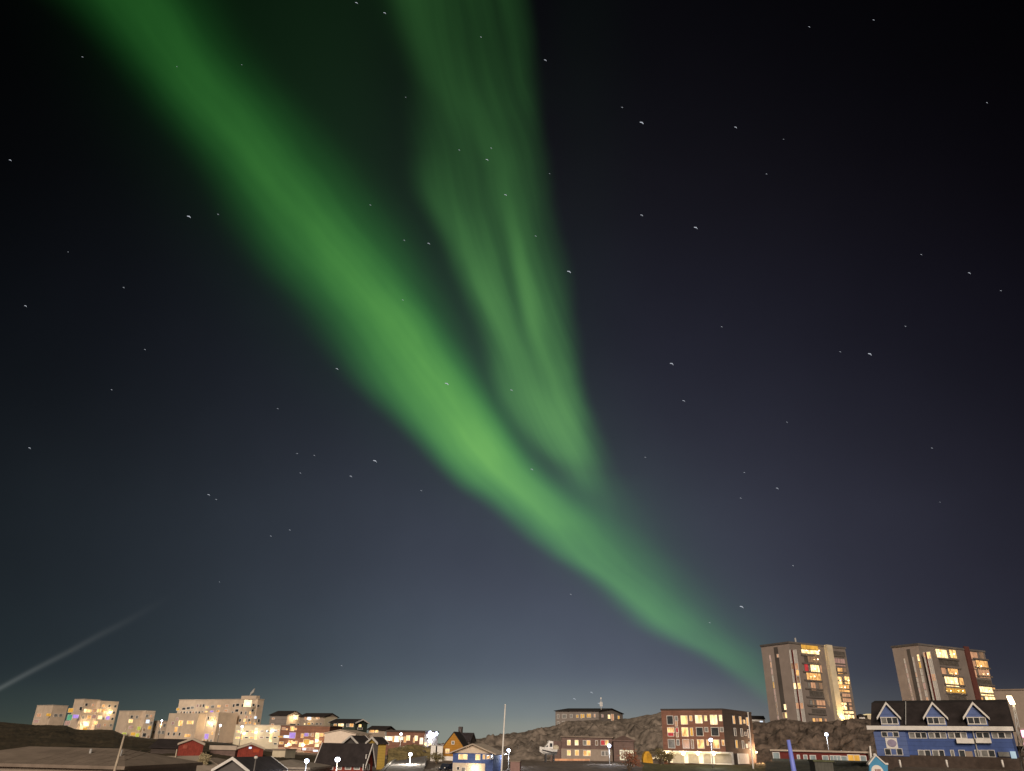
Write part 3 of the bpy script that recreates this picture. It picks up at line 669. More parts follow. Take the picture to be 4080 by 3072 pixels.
row(795, 880, [(760,840),(850,925),(955,1035),(1045,1115),(1205,1250),(1320,1400),(1540,1610),(1625,1715),(1725,1810)], [GLASS2, GLASS, GLASS2, GLASS, GLASS2, GLASS, GLASS2])
row(545, 605, [(260,335),(338,415),(418,492)], [GLASS, BLUELIT, GLASS], off=.45)
row(775, 855, [(305,385),(388,465),(468,545)], [GLASS, BLUELIT, GLASS], off=.45)
pn = b.slab('L', *cb(318, 622), *cb(475, 765), WHITE, out=.52, name='white_panel')
EMB = mat('grey_violet_paint', (.34, .30, .42), var=.15)
a0, z0 = b.hit('L', *cb(402, 695)); q = b.C + b.dL * a0 + b.nL * .55; q.z = z0
disc = [q + (b.dL * (math.cos(t) * .62) + Z * (math.sin(t) * .5)) for t in [i * math.pi / 12 for i in range(24)]]
MB().prism(disc, b.nL * .04).build('round_emblem', EMB, pn)
b.slab('L', *cb(1288, 632), *cb(1525, 698), WHITE, out=.6, name='balcony_front'); b.slab('L', *cb(1552, 632), *cb(1762, 694), WHITE, out=.6, name='balcony_front')
b.slab('L', *cb(1410, 805), *cb(1505, 880), BEIGE, out=.1, name='entrance_panel')
SIGNB = glow('pale_blue_light_box', (.62, .78, .85), .75, var=.15)
b.slab('L', *cb(2030, 808), *cb(2105, 905), SIGNB, out=.5, name='light_box')
b.slab('L', *cb(1860, 815), *cb(2015, 880), GLASS2, out=.3, name='shop_window')
PIPE = METAL
a0, _ = b.hit('L', *cb(600, 480)); MB().tube([b.pt(a0, -.7, b.zt + .6), b.pt(a0, 4.0, zr + .15)], .07).build('roof_seam', METAL, b.root)
a0, _ = b.hit('L', *cb(1515, 560)); MB().tube([b.pt(a0, -.15, b.zb), b.pt(a0, -.15, b.zt)], .08).build('downpipe', METAL, b.root)
for X0, X1 in ((185, 520), (822, 1165), (1372, 1732)):
    xm = (X0 + X1) / 2
    # find dormer on plane 0.5 m in front of wall line set back 1.2
    back = -.15
    def hitd(X, Y):
        d = ray(*cb(X, Y)); o = b.C + b.dR * back; t = (o - EYE).dot(b.nL) / d.dot(b.nL); q = EYE + d * t; return (q - b.C).dot(b.dL), q.z
    a_l = hitd(X0 + 40, 330)[0]; a_r = hitd(X1 - 40, 330)[0]; a_l, a_r = max(a_l, a_r), min(a_l, a_r); am = (a_l + a_r) / 2; w = (a_l - a_r)
    z_ap = hitd(xm, 152)[1]; z_ev = hitd(xm, 318)[1]; z_bt = hitd(xm, 455)[1]
    pts = [b.pt(a_r, back, z_bt), b.pt(a_l, back, z_bt), b.pt(a_l, back, z_ev), b.pt(am, back, z_ap), b.pt(a_r, back, z_ev)]
    dm = MB().prism(pts, b.dR * 5.2).build('dormer', BLUELIT, b.root)
    sl = (z_ap - z_ev) / (w / 2); o_ = .38
    rr = MB()
    for e, sg in ((a_l, 1), (a_r, -1)):
        lo = e + sg * o_; zl = z_ev - o_ * sl
        rr.prism([b.pt(lo, back - .35, zl + .03), b.pt(am, back - .35, z_ap + .03), b.pt(am, back + 5.3, z_ap + .03), b.pt(lo, back + 5.3, zl + .03)], Z * .16)
        p0, p1 = b.pt(lo, back - .45, zl - .1), b.pt(am, back - .45, z_ap - .1)
        MB().prism([p0, p1, p1 + Z*.36, p0 + Z*.36], b.dR * .09).build('rake_board', WHITE, dm)
    rr.build('dormer_roof', ROOFDK, dm)
    n_ = b.nL; wz0, wz1 = hitd(xm, 425)[1], hitd(xm, 345)[1]
    fr = MB()
    for k in range(4): fr.box(b.pt(a_r + .12 + (w - .3) * k / 3, back - .12, wz0), b.dL * .09, b.dR * .1, Z * (wz1 - wz0))
    fr.box(b.pt(a_r + .08, back - .13, wz1), b.dL * (w - .12), b.dR * .11, Z * .1); fr.box(b.pt(a_r + .08, back - .13, wz0 - .12), b.dL * (w - .12), b.dR * .11, Z * .12)
    fr.build('window_frame', WHITE, dm)
    for k in range(3): MB().box(b.pt(a_r + .21 + (w - .3) * k / 3, back - .06, wz0), b.dL * ((w - .3) / 3 - .1), b.dR * .05, Z * (wz1 - wz0)).build('pane', random.choice([GLASS, GLASS2]), dm)

# ---- pale building behind on the right
RB = Bld('beige_building', 'plain beige building at right edge, behind the lamp mast', 'building', 3990, 2860, 190, 10, 3975, (25,), 2752, BEIGE, sink=6)
RB.lL = 4; RB.C = P(3985, 2860, 190)
RB.dL = Vector((.8, -.6, 0)); RB.dR = Vector((.6, .8, 0)); RB.nL = Vector((-.6, -.8, 0)); RB.lL = 24; RB.lR = 14
RB.flat(ROOFMD, over=.2, th=.3)
RB.grid('L', .25, .95, 4, [2.2], 1.1, 1.2, lit=0)

# ---- long low building under the cliff
cl = cropmap(2950, 2850, 3.687)
LB = Bld('low_building', 'long low red building with a strip of pale windows under the cliff', 'building', 3452, 3028, 178, 28, 3080, (8,), 3001, REDPAINT, sink=3)
W_GREYLIT = glow('dimly_lit_window', (.75, .80, .70), .34, var=.3)
b = LB
MB().box(b.pt(-.3, -.3, b.zb - 3), b.dL * (b.lL + .6), b.dR * (b.lR + .5), Z * 5.8).build('plinth', mat('mossy_concrete', (.07, .075, .065), var=.3), b.root)
b.flat(ROOFPALE, over=.5, th=.35)
wins(b, 'L', cl, [(485,550,572,645,W_GREYLIT),(840,588,868,640,W_GREYLIT),(935,588,980,655,W_GREYLIT),(1030,592,1105,665,W_GREYLIT),(1212,598,1290,668,W_GREYLIT),(1325,598,1470,668,W_GREYLIT,{'mull':2}),(1485,605,1565,672,W_GREYLIT),(1585,585,1752,680,W_AMBER,{'mull':1}),(1770,600,1845,672,W_GREYLIT)], fw=.12)

# ---- left cluster: stepped white apartment blocks on the hillside
YA = 36
def block(label, cx, cyb, Y, yaw, xl, xr, ytop, wall=RENDER, cat='apartment block', rows=3, nL=2, nR=3, lit=.5, group=None, sink=8, r0=1.0, step=2.9, mats=LIT, roof=ROOFPALE, w=1.3, h=1.2, over=.15):
    b = Bld('apartment_block', label, cat, cx, cyb, Y, yaw, xl, xr, ytop, wall, sink=sink, group=group)
    b.flat(roof, over=over, th=.3)
    zs = [r0 + i * step for i in range(rows)]
    if nL: b.grid('L', .08, .92, nL, zs, w, h, lit=lit, mats=mats)
    if nR: b.grid('R', .08, .92, nR, zs, w, h, lit=lit, mats=mats)
    return b
gA = 'pale apartment blocks on the left hillside'
def wing(b, a0, a1, b0, b1, z1, name, m, zb=None):
    """extra volume of the same building in its own axes (metres along the left and right face)"""
    zb = b.zb if zb is None else zb
    return MB().box(b.pt(a0, b0, zb), b.dL * (a1 - a0), b.dR * (b1 - b0), Z * (z1 - zb)).build(name, m, b.root)
def b_to(b, a, px_, z):
    lo, hi = 0, 60
    for _ in range(40):
        mid = (lo + hi) / 2
        if proj(b.pt(a, mid, z))[0] < px_: lo = mid
        else: hi = mid
    return lo
c1 = cropmap(0, 2650, 3.948)
b = Bld('apartment_block', 'small pale cube-shaped block standing farthest left on the dark hillside', 'apartment block', 193, 2884, 400, YA, 138, 262, 2811, RENDER, sink=6, group=gA); b.flat(ROOFPALE, over=.12, th=.3)
wins(b, 'L', c1, [(580,760,650,815,W_PEACH),(530,858,610,905,W_PINK)], far=True); wins(b, 'R', c1, [(725,760,800,805,W_AMBER),(850,770,900,810,GLASS2),(930,770,980,810,GLASS2)], far=True)
b = Bld('apartment_block', 'pale twin-winged block with many bright windows, second from the left', 'apartment block', 306, 2905, 385, YA, 283, 384, 2787, RENDER, sink=6, group=gA); b.flat(ROOFPALE, over=.12, th=.3)
b2z = z_at(b.pt(0, b.lR + 2, 0), 2793)
we = b_to(b, -3, 462, b2z - 6); wing(b, -3.0, 9, b.lR - 1.0, we, b2z, 'rear_wing', RENDER)
wins(b, 'L', c1, [(1075,680,1155,745,W_AMBER),(1060,780,1135,865,W_GREEN),(1020,880,1100,945,W_PINK),(1000,985,1110,1070,W_PEACH)], far=True)
wins(b, 'R', c1, [(1145,780,1235,835,W_PURPLE),(1250,660,1290,710,GLASS),(1320,690,1385,745,W_HOT),(1385,700,1440,745,W_BRIGHT),(1370,790,1430,845,W_WARM),(1310,890,1400,960,W_HOT),(1300,980,1370,1025,W_AMBER)], far=True)
for it in [(1465,690,1505,740,W_PEACH),(1520,685,1590,745,W_BRIGHT),(1600,690,1650,745,W_WARM),(1690,700,1780,770,W_HOT),(1455,790,1500,830,W_PINK),(1525,785,1615,860,W_HOT),(1665,800,1720,860,W_PURPLE),(1470,885,1535,940,W_BRIGHT),(1520,940,1580,970,W_PINK)]:
    x0, y0 = c1(it[0], it[1]); x1, y1 = c1(it[2], it[3]); k = b.rect('R', x0, y0, x1, y1)
    d_ = EYE.copy(); n = b.nR; dd = ray((x0+x1)/2, (y0+y1)/2); o = b.C + n * 3.0; t = (o - EYE).dot(n) / dd.dot(n); q = EYE + dd * t; a = (q - b.C).dot(b.dR)
    b.win_m('R', a - .9, a + .9, q.z - .75, q.z + .75, it[4], far=True, off=3.0)
b.fill('R', b.lR, we - .6, 5, [b2z - 2.2, b2z - 5, b2z - 7.8, b2z - 10.6], .5, off=3.0); b.fill('R', .8, b.lR - 2, 3, [b.zt - 2.2, b.zt - 5, b.zt - 7.8, b.zt - 10.6], .45)
c2 = cropmap(500, 2700, 4.424)
b = Bld('apartment_block', 'pale block with a blue-white lamp on its gable, third from the left', 'apartment block', 492, 2945, 360, YA, 463, 560, 2834, RENDER, sink=6, group=gA); b.flat(ROOFPALE, over=.12, th=.3)
zz = z_at(b.pt(0, b.lR + 2, 0), 2832)
we = b_to(b, -3, 608, zz - 6); wing(b, -3.0, 9, b.lR - .6, we, zz, 'rear_wing', RENDER)
wins(b, 'R', c2, [(55,735,125,795,W_BRIGHT),(60,850,125,900,W_PINK),(90,965,175,1020,W_AMBER)], far=True)
wins(b, 'L', c1, [(1725,1050,1790,1115,W_BLUEW),(1800,1070,1850,1120,W_LIME),(1925,1060,1990,1105,W_LIME)], far=True)
for it in [(340,735,440,810,W_BLUEW),(205,850,265,935,W_LIME),(390,855,460,910,W_AMBER),(180,980,235,1050,W_LIME),(300,990,360,1030,GLASS)]:
    x0, y0 = c2(it[0], it[1]); x1, y1 = c2(it[2], it[3]); n = b.nR; dd = ray((x0+x1)/2, (y0+y1)/2); o = b.C + n * 3.0; t = (o - EYE).dot(n) / dd.dot(n); q = EYE + dd * t; a = (q - b.C).dot(b.dR)
    b.win_m('R', a - .8, a + .8, q.z - .7, q.z + .7, it[4], far=True, off=3.0)
b.fill('R', b.lR, we - .6, 5, [zz - 2.2, zz - 5, zz - 7.8, zz - 10.6], .45, off=3.0); b.fill('R', .8, b.lR - 2, 3, [b.zt - 2.2, b.zt - 5, b.zt - 7.8, b.zt - 10.6], .4)
b = block('small peach block with few windows between third pale block and tallest slab', 622, 2930, 370, YA, 608, 662, 2874, rows=2, nL=1, nR=2, lit=.3, group=gA)

# big tall slab
b = Bld('apartment_block', 'tallest peach slab with floodlit rooftop box and stepped front wings', 'apartment block', 1003, 2950, 335, 30, 700, 1040, 2787, RENDER, sink=12, group=gA)
SL = b; b.flat(ROOFPALE, over=.15, th=.3)
for y0, y1 in ((510,555),(600,640),(690,720),(800,840)):
    for i, X in enumerate((930, 1030, 1110, 1180, 1440, 1540, 1650, 1790)):
        if y0 > 590 and i < 4: continue
        if y0 > 680 and i < 6: continue
        s_ = -(y0 - 510) * .2 ; dy = -(i - 3) * 9
        m = [W_AMBER, GLASS, GLASS, GLASS2, W_BRIGHT, W_PURPLE if y0 == 600 else GLASS2, W_WARM, W_PEACH][i]
        wins(b, 'L', c2, [(X + s_ - 28, y0 + dy, X + s_ + 28, y1 + dy - 5, m)], far=True)
for (X, Y, m) in ((1980,480,GLASS),(1965,580,GLASS),(1935,690,W_WARM),(1925,790,GLASS),(1900,900,W_BRIGHT),(1885,1010,GLASS),(1760,895,W_PEACH),(1665,905,W_PEACH),(1745,690,W_WARM)):
    wins(b, 'L', c2, [(X-28, Y-22, X+28, Y+22, m)], far=True)
c3 = cropmap(900, 2720, 4.424)
for (X, Y, m) in ((485,395,GLASS),(570,410,GLASS),(470,490,GLASS),(360,605,W_PEACH),(435,600,W_PEACH),(520,615,W_BLUEW),(350,710,W_WARM),(420,705,W_WARM),(505,725,W_BRIGHT)):
    wins(b, 'R', c3, [(X-20, Y-20, X+20, Y+20, m)], far=True)
b.fill('L', 2, 26, 9, [b.zt - 2.3 - 2.85 * i for i in range(7)], .4); b.fill('L', 26, b.lL - 2, 11, [b.zt - 2.3, b.zt - 5.15], .35); b.fill('R', 1, b.lR - 1, 3, [b.zt - 8 - 2.85 * i for i in range(3)], .4)
# rooftop box, floodlit panel and antenna
p = b.pt(4, 2, b.zt); rb = MB().box(b.pt(3, 1.5, b.zt), b.dL * 9, b.dR * max(2, b.lR - 3), Z * 1.6).build('rooftop_box', RENDER, b.root)
q = b.pt(9, 3, b.zt + 1.5); MB().prism([q, q + b.dL * -2.2 + Z * 1.5, q + b.dL * -2.5 + Z * 3.2, q + b.dL * -.5 + Z * 1.5], b.dR * .4).build('antenna', METAL, b.root)
b.win('R', *c3(315, 305), *c3(450, 425), glow('floodlit_panel', (1, .82, .5), 1.6, var=.1), far=True, frame=RENDER, name='floodlit_panel')  # floodlight on this panel is painted as its own emission
# stepped front wings as volumes of the same building
def wing_px(b, px0, px1, pytop, pybase, out, depth, name, m, items, cmx):
    n, d = b.nL, b.dL; o = b.C + n * out
    def h(x, y):
        r = ray(x, y); t = (o - EYE).dot(n) / r.dot(n); q = EYE + r * t; return (q - o).dot(d), q.z
    ym = (pytop + pybase) / 2
    a0, a1 = h(px1, ym)[0], h(px0, ym)[0]; z1 = h((px0+px1)/2, pytop)[1]
    w_ = MB().box(Vector((0,0,0)) + Vector((o.x, o.y, b.zb)) + d * a0, d * (a1 - a0), Z * (z1 - b.zb), -n * depth).build(name, m, b.root)
    for it in items:
        x0, y0 = cmx(it[0], it[1]); x1, y1 = cmx(it[2], it[3])
        c0 = h((x0+x1)/2, (y0+y1)/2); ww = abs(h(x0, (y0+y1)/2)[0] - h(x1, (y0+y1)/2)[0]); hh = abs(h(x0, y0)[1] - h(x0, y1)[1])
        b.win_m('L', c0[0]-ww/2, c0[0]+ww/2, c0[1]-hh/2, c0[1]+hh/2, it[4], far=True, off=out, parent=b.root)
    b.fill('L', a0 + .6, a1 - .6, 5, [z1 - 2.2 - 2.8 * i for i in range(4)], .45, off=out)
wing_px(b, 664, 782, 2842, 2945, 16, 12, 'front_wing', RENDER, [(815,780,860,825,W_PINK),(935,755,1010,850,W_BRIGHT),(865,870,920,960,W_WARM),(1085,760,1200,820,W_BRIGHT),(1045,995,1150,1050,W_WARM)], c2)
wing_px(b, 788, 862, 2838, 2955, 12, 10, 'front_wing', RENDER, [(1340,760,1405,850,W_WARM),(1435,765,1530,855,W_HOT),(1260,770,1320,795,GLASS),(1300,890,1375,955,W_GREEN),(1395,990,1465,1080,W_PURPLE),(1310,1000,1340,1050,GLASS)], c2)

# terraced white block with lit stairs and balconies
b = Bld('terraced_block', 'cream terraced block with bright lit stair columns below the tallest slab', 'apartment block', 1118, 2990, 290, 12, 932, (12,), 2893, RENDER2, sink=8)
b.flat(ROOFPALE, over=.15, th=.3)
its = []
for X in (285, 535, 800): its.append((X-22, 800, X+22, 900, W_HOT)); its.append((X-26, 905, X+14, 1000, W_BRIGHT))
for X in (225, 470): its += [(X-40, 845, X+35, 880, W_BRIGHT), (X-55, 955, X+20, 985, W_BRIGHT)]
for X in (375, 640, 745, 880): its += [(X-28, 845, X+28, 870, GLASS), (X-40, 955, X+15, 978, GLASS)]
its += [(835,830,895,870,W_BLUEW),(900,830,945,860,W_PEACH),(600,840,680,862,W_PEACH),(595,955,660,980,W_PINK),(765,1000,810,1045,W_HOT),(845,1065,900,1090,GLASS)]
wins(b, 'L', c3, its, far=True, fw=.1)
# lit market building
b = Bld('shop_building', 'low shop building crowded with colourful lit windows and string lights', 'shop', 1302, 3003, 262, 8, 1112, (12,), 2895, BRICK, sink=8)
b.flat(ROOFMD, over=.2, th=.3)
its = [(990,790,1045,830,W_PEACH),(1060,810,1090,835,W_WARM),(1135,775,1205,850,W_BRIGHT),(1210,800,1250,835,W_WARM),(915,940,1010,965,W_AMBER),(1020,930,1115,970,W_BLUEW),(1120,880,1225,980,W_PURPLE),(1325,900,1370,970,W_WARM),(1385,890,1455,945,W_PURPLE),(1465,900,1500,935,W_PINK),(1510,890,1550,950,W_PEACH),(1580,885,1645,960,W_HOT),(1575,965,1630,1060,W_HOT),(1660,890,1720,950,W_WARM),(1735,905,1775,945,W_WARM),
 (945,1040,1015,1085,W_WARM),(1105,1020,1165,1110,W_BRIGHT),(1040,1090,1100,1130,W_HOT),(1175,1040,1210,1075,W_BRIGHT),(1225,1030,1260,1080,W_WARM),(1290,1060,1365,1130,W_HOT),(1370,1000,1470,1090,W_AMBER),(1480,1020,1540,1075,W_HOT),(1570,1080,1640,1130,W_HOT),(1645,1030,1685,1065,W_WARM),(1350,1150,1410,1190,W_BLUEW),(1425,1150,1550,1190,W_PINK),(920,1150,1035,1190,W_PEACH),(1150,1155,1320,1190,W_PEACH),(1540,1185,1625,1215,W_BLUEW),(1220,1215,1370,1290,W_DIM)]
wins(b, 'L', c3, its, far=True, fw=.06)

# houses along the hilltop
gH = 'houses along the left hilltop'
b = Bld('house', 'grey house with a bright lamp on its peach gable, left on the hilltop', 'house', 1138, 2892, 320, 30, 1074, 1202, 2850, GREYWALL, sink=6, group=gH)
b.gable('L', 3.0, ROOFDK, over=.5, ypk=2835)
MB().box(b.pt(-.12, .1, b.zb), b.dR * (b.lR - .2), b.dL * .1, Z * (b.zt - b.zb)).build('gable_wall', RENDER, b.root)
wins(b, 'L', c3, [(815,620,860,645,W_PEACH),(800,725,845,750,W_PEACH)], far=True)
wins(b, 'R', c3, [(1190,575,1265,650,W_HOT)], far=True, off=.13)
b = Bld('house', 'long house with cream gable and dark roof, second on the hilltop', 'house', 1287, 2905, 305, 30, 1192, 1342, 2856, BEIGE, sink=6, group=gH)
b.gable('L', 2.6, ROOFDK, over=.5, ypk=2844)
MB().box(b.pt(-.12, .1, b.zb), b.dR * (b.lR - .2), b.dL * .1, Z * (b.zt - b.zb)).build('gable_wall', RENDER2, b.root)
wins(b, 'L', c3, [(1385,605,1425,655,W_PEACH),(1440,600,1505,655,W_BLUEW),(1590,600,1655,645,W_PEACH),(1440,705,1490,740,W_AMBER),(1380,715,1400,740,W_HOT),(1510,710,1540,735,GLASS),(1580,715,1630,740,GLASS),(1660,715,1690,740,GLASS),(1130,725,1230,745,GLASS),(1260,725,1300,745,GLASS)], far=True, fw=.06)
c4 = cropmap(1300, 2750, 4.424)
b = Bld('house', 'dark green house with white-edged gable and three lit windows on the hilltop', 'house', 1413, 2910, 285, 25, 1314, 1463, 2880, GREEN, sink=6, group=gH)
b.gable('L', 2.3, ROOFDK, over=.5, trim=WHITE, ypk=2868)
wins(b, 'L', c4, [(135,595,185,650,W_WARM),(215,590,305,655,W_HOT),(360,590,400,640,GLASS2),(415,590,480,645,W_WARM)], far=True)
wins(b, 'R', c4, [(570,605,615,650,W_BRIGHT),(555,660,635,690,GLASS2)], far=True)
b = Bld('house', 'dark-roofed house with white gable, fourth along the hilltop', 'house', 1532, 2930, 270, 20, 1468, 1568, 2908, BEIGE, sink=6, group=gH)
b.gable('L', 2.2, ROOFDK, over=.6, ypk=2896)
MB().box(b.pt(-.1, .1, b.zb), b.dR * (b.lR - .2), b.dL * .08, Z * (b.zt - b.zb)).build('gable_wall', WHITE, b.root)
wins(b, 'L', c4, [(770,690,850,745,W_WARM),(868,690,918,745,W_BRIGHT)], far=True)
b = Bld('shop_building', 'long red-brown building with glaring white shopfront windows and floodlit end', 'shop', 1690, 2960, 255, 14, 1540, 1744, 2918, BRICK, sink=6)
b.flat(BRICKDARK, over=.3, th=.5)
MB().box(b.pt(-.12, .1, b.zb), b.dR * (b.lR - .2), b.dL * .1, Z * (b.zt - b.zb - .5)).build('end_wall', WHITE, b.root)
SHOPW = glow('shopfront_white', (1.0, .90, .74), 2.4, c2=(1, .7, .4), var=.3)
wins(b, 'L', c4, [(1040,815,1165,885,SHOPW),(1170,815,1200,910,W_WARM),(1205,810,1290,910,SHOPW),(1300,820,1355,875,SHOPW),(1370,820,1410,920,W_WARM),(1412,800,1475,885,W_HOT),(1535,840,1560,920,W_WARM),(1560,805,1612,890,W_HOT),(1650,840,1705,950,SHOPW)], far=True, fw=.08)
wins(b, 'R', c4, [(1715,925,1755,1010,W_HOT),(1795,935,1840,1020,W_HOT),(1765,840,1790,870,GLASS)], far=True, off=.12)
for X, Y in ((1800,752),(1832,790),(1910,765)):
    r, z = b.hit('R', *c4(X, Y)); q = b.C + b.dR * r + b.nR * .6; q.z = z
    MB().ball(q, .75 if X == 1832 else .5).build('floodlight', LAMPB if X != 1832 else LAMPW, b.root, smooth=True)
r, z = b.hit('R', *c4(1832, 800)); q = b.C + b.dR * r + b.nR * 2.0; q.z = z; light(b.root, q, (.95, .92, 1), 700, rad=.4)
# big pale roofed hall
b = Bld('hall', 'windowless hall with a broad pale gable wall above the black roofs', 'hall', 1412, 2972, 235, 8, 1292, (14,), 2925, mat('white_cladding', (.80, .68, .56), var=.08), sink=6)
b.gable('R', 1.5, ROOFPALE, over=.3, ypk=2910)

# dark-roofed red house, closest in the middle
b = Bld('red_house', 'red house with large black roof and white windows behind the street lamp', 'house', 1446, 3110, 150, 14, 1262, 1482, 3040, RED, sink=3)
BR = b
b.gable('L', 4.6, ROOFDK, over=.45, trim=WHITE, ypk=2970)
for X0, X1 in ((345,435),(500,590),(40,120),(190,270)): wins(b, 'L', c4, [(X0,1300,X1,1390,GLASS2)], fw=.1)
wins(b, 'R', c4, [(650,1310,690,1400,GLASS2),(722,1310,755,1400,GLASS2),(700,1140,735,1220,GLASS2)], fw=.1)
for X, Y, w_, h_, m_ in ((430, 815, 120, 150, GREYDARK), (822, 835, 80, 85, RENDER2)):
    pass
b = Bld('yellow_house', 'yellow-walled house with dark gabled roof behind the red house', 'house', 1501, 3045, 170, 52, 1463, 1535, 2962, YELLOW2, sink=4)
b.gable('R', 3.4, ROOFDK, over=.4, trim=WHITE, ypk=2941)
MB().box(b.pt(0, -.1, b.zb), b.dL * b.lL, b.dR * .08, Z * (b.zt - b.zb)).build('gable_wall', GREYDARK, b.root)  # unlit gable side: its shade is put into a dark wall colour
b = Bld('gabled_house', 'black-roofed house with pale gable between the red house and pale hall', 'house', 1427, 3010, 182, 55, 1372, 1472, 2963, GREYDARK, sink=6)
b.gable('R', 2.6, ROOFDK, over=.5, trim=WHITE, ypk=2935)

# ochre gable house and its neighbours
c5 = cropmap(1700, 2750, 4.022)
b = Bld('ochre_house', 'ochre house with steep gable and one lit window on white footing', 'house', 1850, 3015, 225, 8, 1760, (9,), 2983, YELLOW, sink=0)
b.gable('R', 3.95, ROOFDK, over=.25)
MB().box(b.pt(-.05, -.08, b.zb - 4), b.dL * (b.lL + .1), b.dR * (b.lR), Z * 4).build('footing', WHITE, b.root)
wins(b, 'L', c5, [(303,945,360,1005,W_BRIGHT,{'mull':1}),(405,820,440,862,GLASS2)], fw=.12)
b = Bld('dark_house', 'dark brown house with chimney tucked behind the ochre gable', 'house', 1872, 2985, 262, 20, 1812, 1892, 2950, BRICKDARK, sink=4)
b.gable('L', 2.0, ROOFDK, over=.4)
MB().box(b.pt(4, 2, b.zt), b.dL * 1.2, b.dR * 1.0, Z * 4.0).build('chimney', BRICKDARK, b.root)
b = Bld('blue_house', 'small two-storey blue house with white ground floor and pale gable roof', 'house', 1962, 3100, 165, 12, 1803, 2000, 3003, BLUE, sink=2)
b.gable('R', 1.5, ROOFPALE, over=.8)
MB().prism([b.pt(0, -.08, b.zt), b.pt(b.lL, -.08, b.zt), b.pt(b.lL/2, -.08, b.zt + 1.5)], b.dR * .1).build('gable_wall', mat('white_gable_boards', (.62, .52, .42), var=.1), b.root)
b.slab('L', *c5(415, 1168), *c5(935, 1420), mat('white_ground_floor', (.66, .58, .48), var=.1), out=.1, name='ground_floor_wall')
wins(b, 'L', c5, [(515,1030,580,1105,W_BRIGHT),(588,1030,650,1105,W_BRIGHT),(788,1032,855,1112,W_BRIGHT),(905,1035,935,1100,W_WARM),(490,1230,525,1275,GLASS,{'off':.1}),(560,1240,615,1400,GLASS2,{'off':.1,'name':'door'})], fw=.09)
wins(b, 'R', c5, [(960,1040,1000,1100,W_WARM),(1020,1045,1060,1100,GLASS2)], fw=.09)
for X, Y in ((740, 1255), (810, 1250)):
    r, z = b.hit('L', *c5(X, Y)); q = b.C + b.dL * r + b.nL * .4; q.z = z
    MB().ball(q, .22).build('porch_lamp', LAMPY, b.root, smooth=True); light(b.root, q + b.nL * .5, (1, .75, .45), 60, rad=.1)

# red gable sheds and other low houses, left centre
b = Bld('red_shed', 'dark red gabled house standing below the stepped front wings of the slab', 'house', 706, 3004, 182, 70, (11,), 808, 2964, RED, sink=4)
b.gable('L', 2.6, ROOFMD, over=.3, trim=ROOFPALE, ypk=2945)
wins(b, 'R', c2, [(1010,1190,1090,1250,mat('faded_red_panel', (.36, .09, .06), var=.2))], far=True, frame=RED, fw=.04)
b = Bld('red_shed', 'dark red gabled house with small lamp below the cream terraced block', 'house', 945, 3012, 182, 72, (11,), 1048, 2981, RED, sink=4)
b.gable('L', 2.2, ROOFMD, over=.3, trim=ROOFPALE, ypk=2964)
wins(b, 'R', c3, [(480,1170,590,1230,mat('orange_red_panel', (.42, .07, .03), var=.2)),(405,1130,455,1165,W_BLUEW)], far=True, frame=RED, fw=.04)
b = Bld('low_shed', 'long low shed with pale roof strip left of the red lamp-lit house', 'shed', 935, 3010, 190, 6, 838, (6,), 2989, BROWN, sink=4)
b.flat(ROOFPALE, over=.3, th=.9)
b = Bld('low_shed', 'dark low gabled shed just left of the red house under the slab', 'shed', 700, 3014, 192, 8, 600, (6,), 2980, BRICKDARK, sink=4)
b.gable('L', 1.6, ROOFDK, over=.4)
b = Bld('yellow_shed', 'small pale yellow flat-roofed building beneath the colourful shop windows', 'shed', 1134, 3018, 200, 6, 1085, (7,), 2990, RENDER2, sink=4)
b.flat(ROOFMD, over=.2, th=.3)
# foreground roofs on the left
def lowhouse(name, label, cx, Y, yaw, xl, xr, yeave, wall, roof, rise, axis='L', trim=None, cat='house'):
    b = Bld(name, label, cat, cx, yeave + 120, Y, yaw, xl, xr, yeave, wall, sink=2); b.gable(axis, rise, roof, over=.5, trim=trim); return b
b = Bld('warehouse', 'warehouse with broad grey-brown hipped roof in the bottom left corner', 'warehouse', 445, 3250, 84, 4, -330, (17,), 3066, BEIGE, sink=2)
b.hip(1.45, ROOFMD, over=.5, inset=5)
for a_, b_ in ((3, 4.5), (7, 5.5), (5, 8)):
    q = b.pt(a_, b_, b.zt + .9); MB().tube([q, q + Z * .8], .14, 8).build('vent_pipe', METAL, b.root, smooth=True)
for k in range(1, 9): MB().box(b.pt(k * 1.25, -.45, b.zt + .27), b.dR * 8.2 + Z * 1.32, b.dL * .05, Z * .05).build('roof_seam', ROOFMD, b.root)
lowhouse('gabled_house', 'reddish house with pale gable ridge right of the corner warehouse', 632, 118, 20, 452, (12,), 3078, mat('faded_red_boards', (.35, .16, .11), var=.2), ROOFPALE, 1.7, axis='R', trim=ROOFPALE)
b = Bld('flat_roofed_house', 'beige flat-roofed house at bottom edge between two gabled houses', 'house', 850, 3180, 132, 6, 640, (13,), 3064, BEIGE, sink=2); b.hip(1.1, ROOFMD, over=.4)
lowhouse('gabled_house', 'black gabled house with thin white roof edges at the bottom edge', 972, 122, 14, 852, (10,), 3070, GREYDARK, ROOFDK, 1.45, axis='R', trim=WHITE)
b = Bld('flat_roofed_house', 'pale grey flat-roofed house below the bluish street lamp', 'house', 1215, 3180, 140, 6, 975, (12,), 3066, BEIGE, sink=2); b.hip(1.0, mat('grey_felt_roof', (.30, .26, .22), var=.15), over=.4)
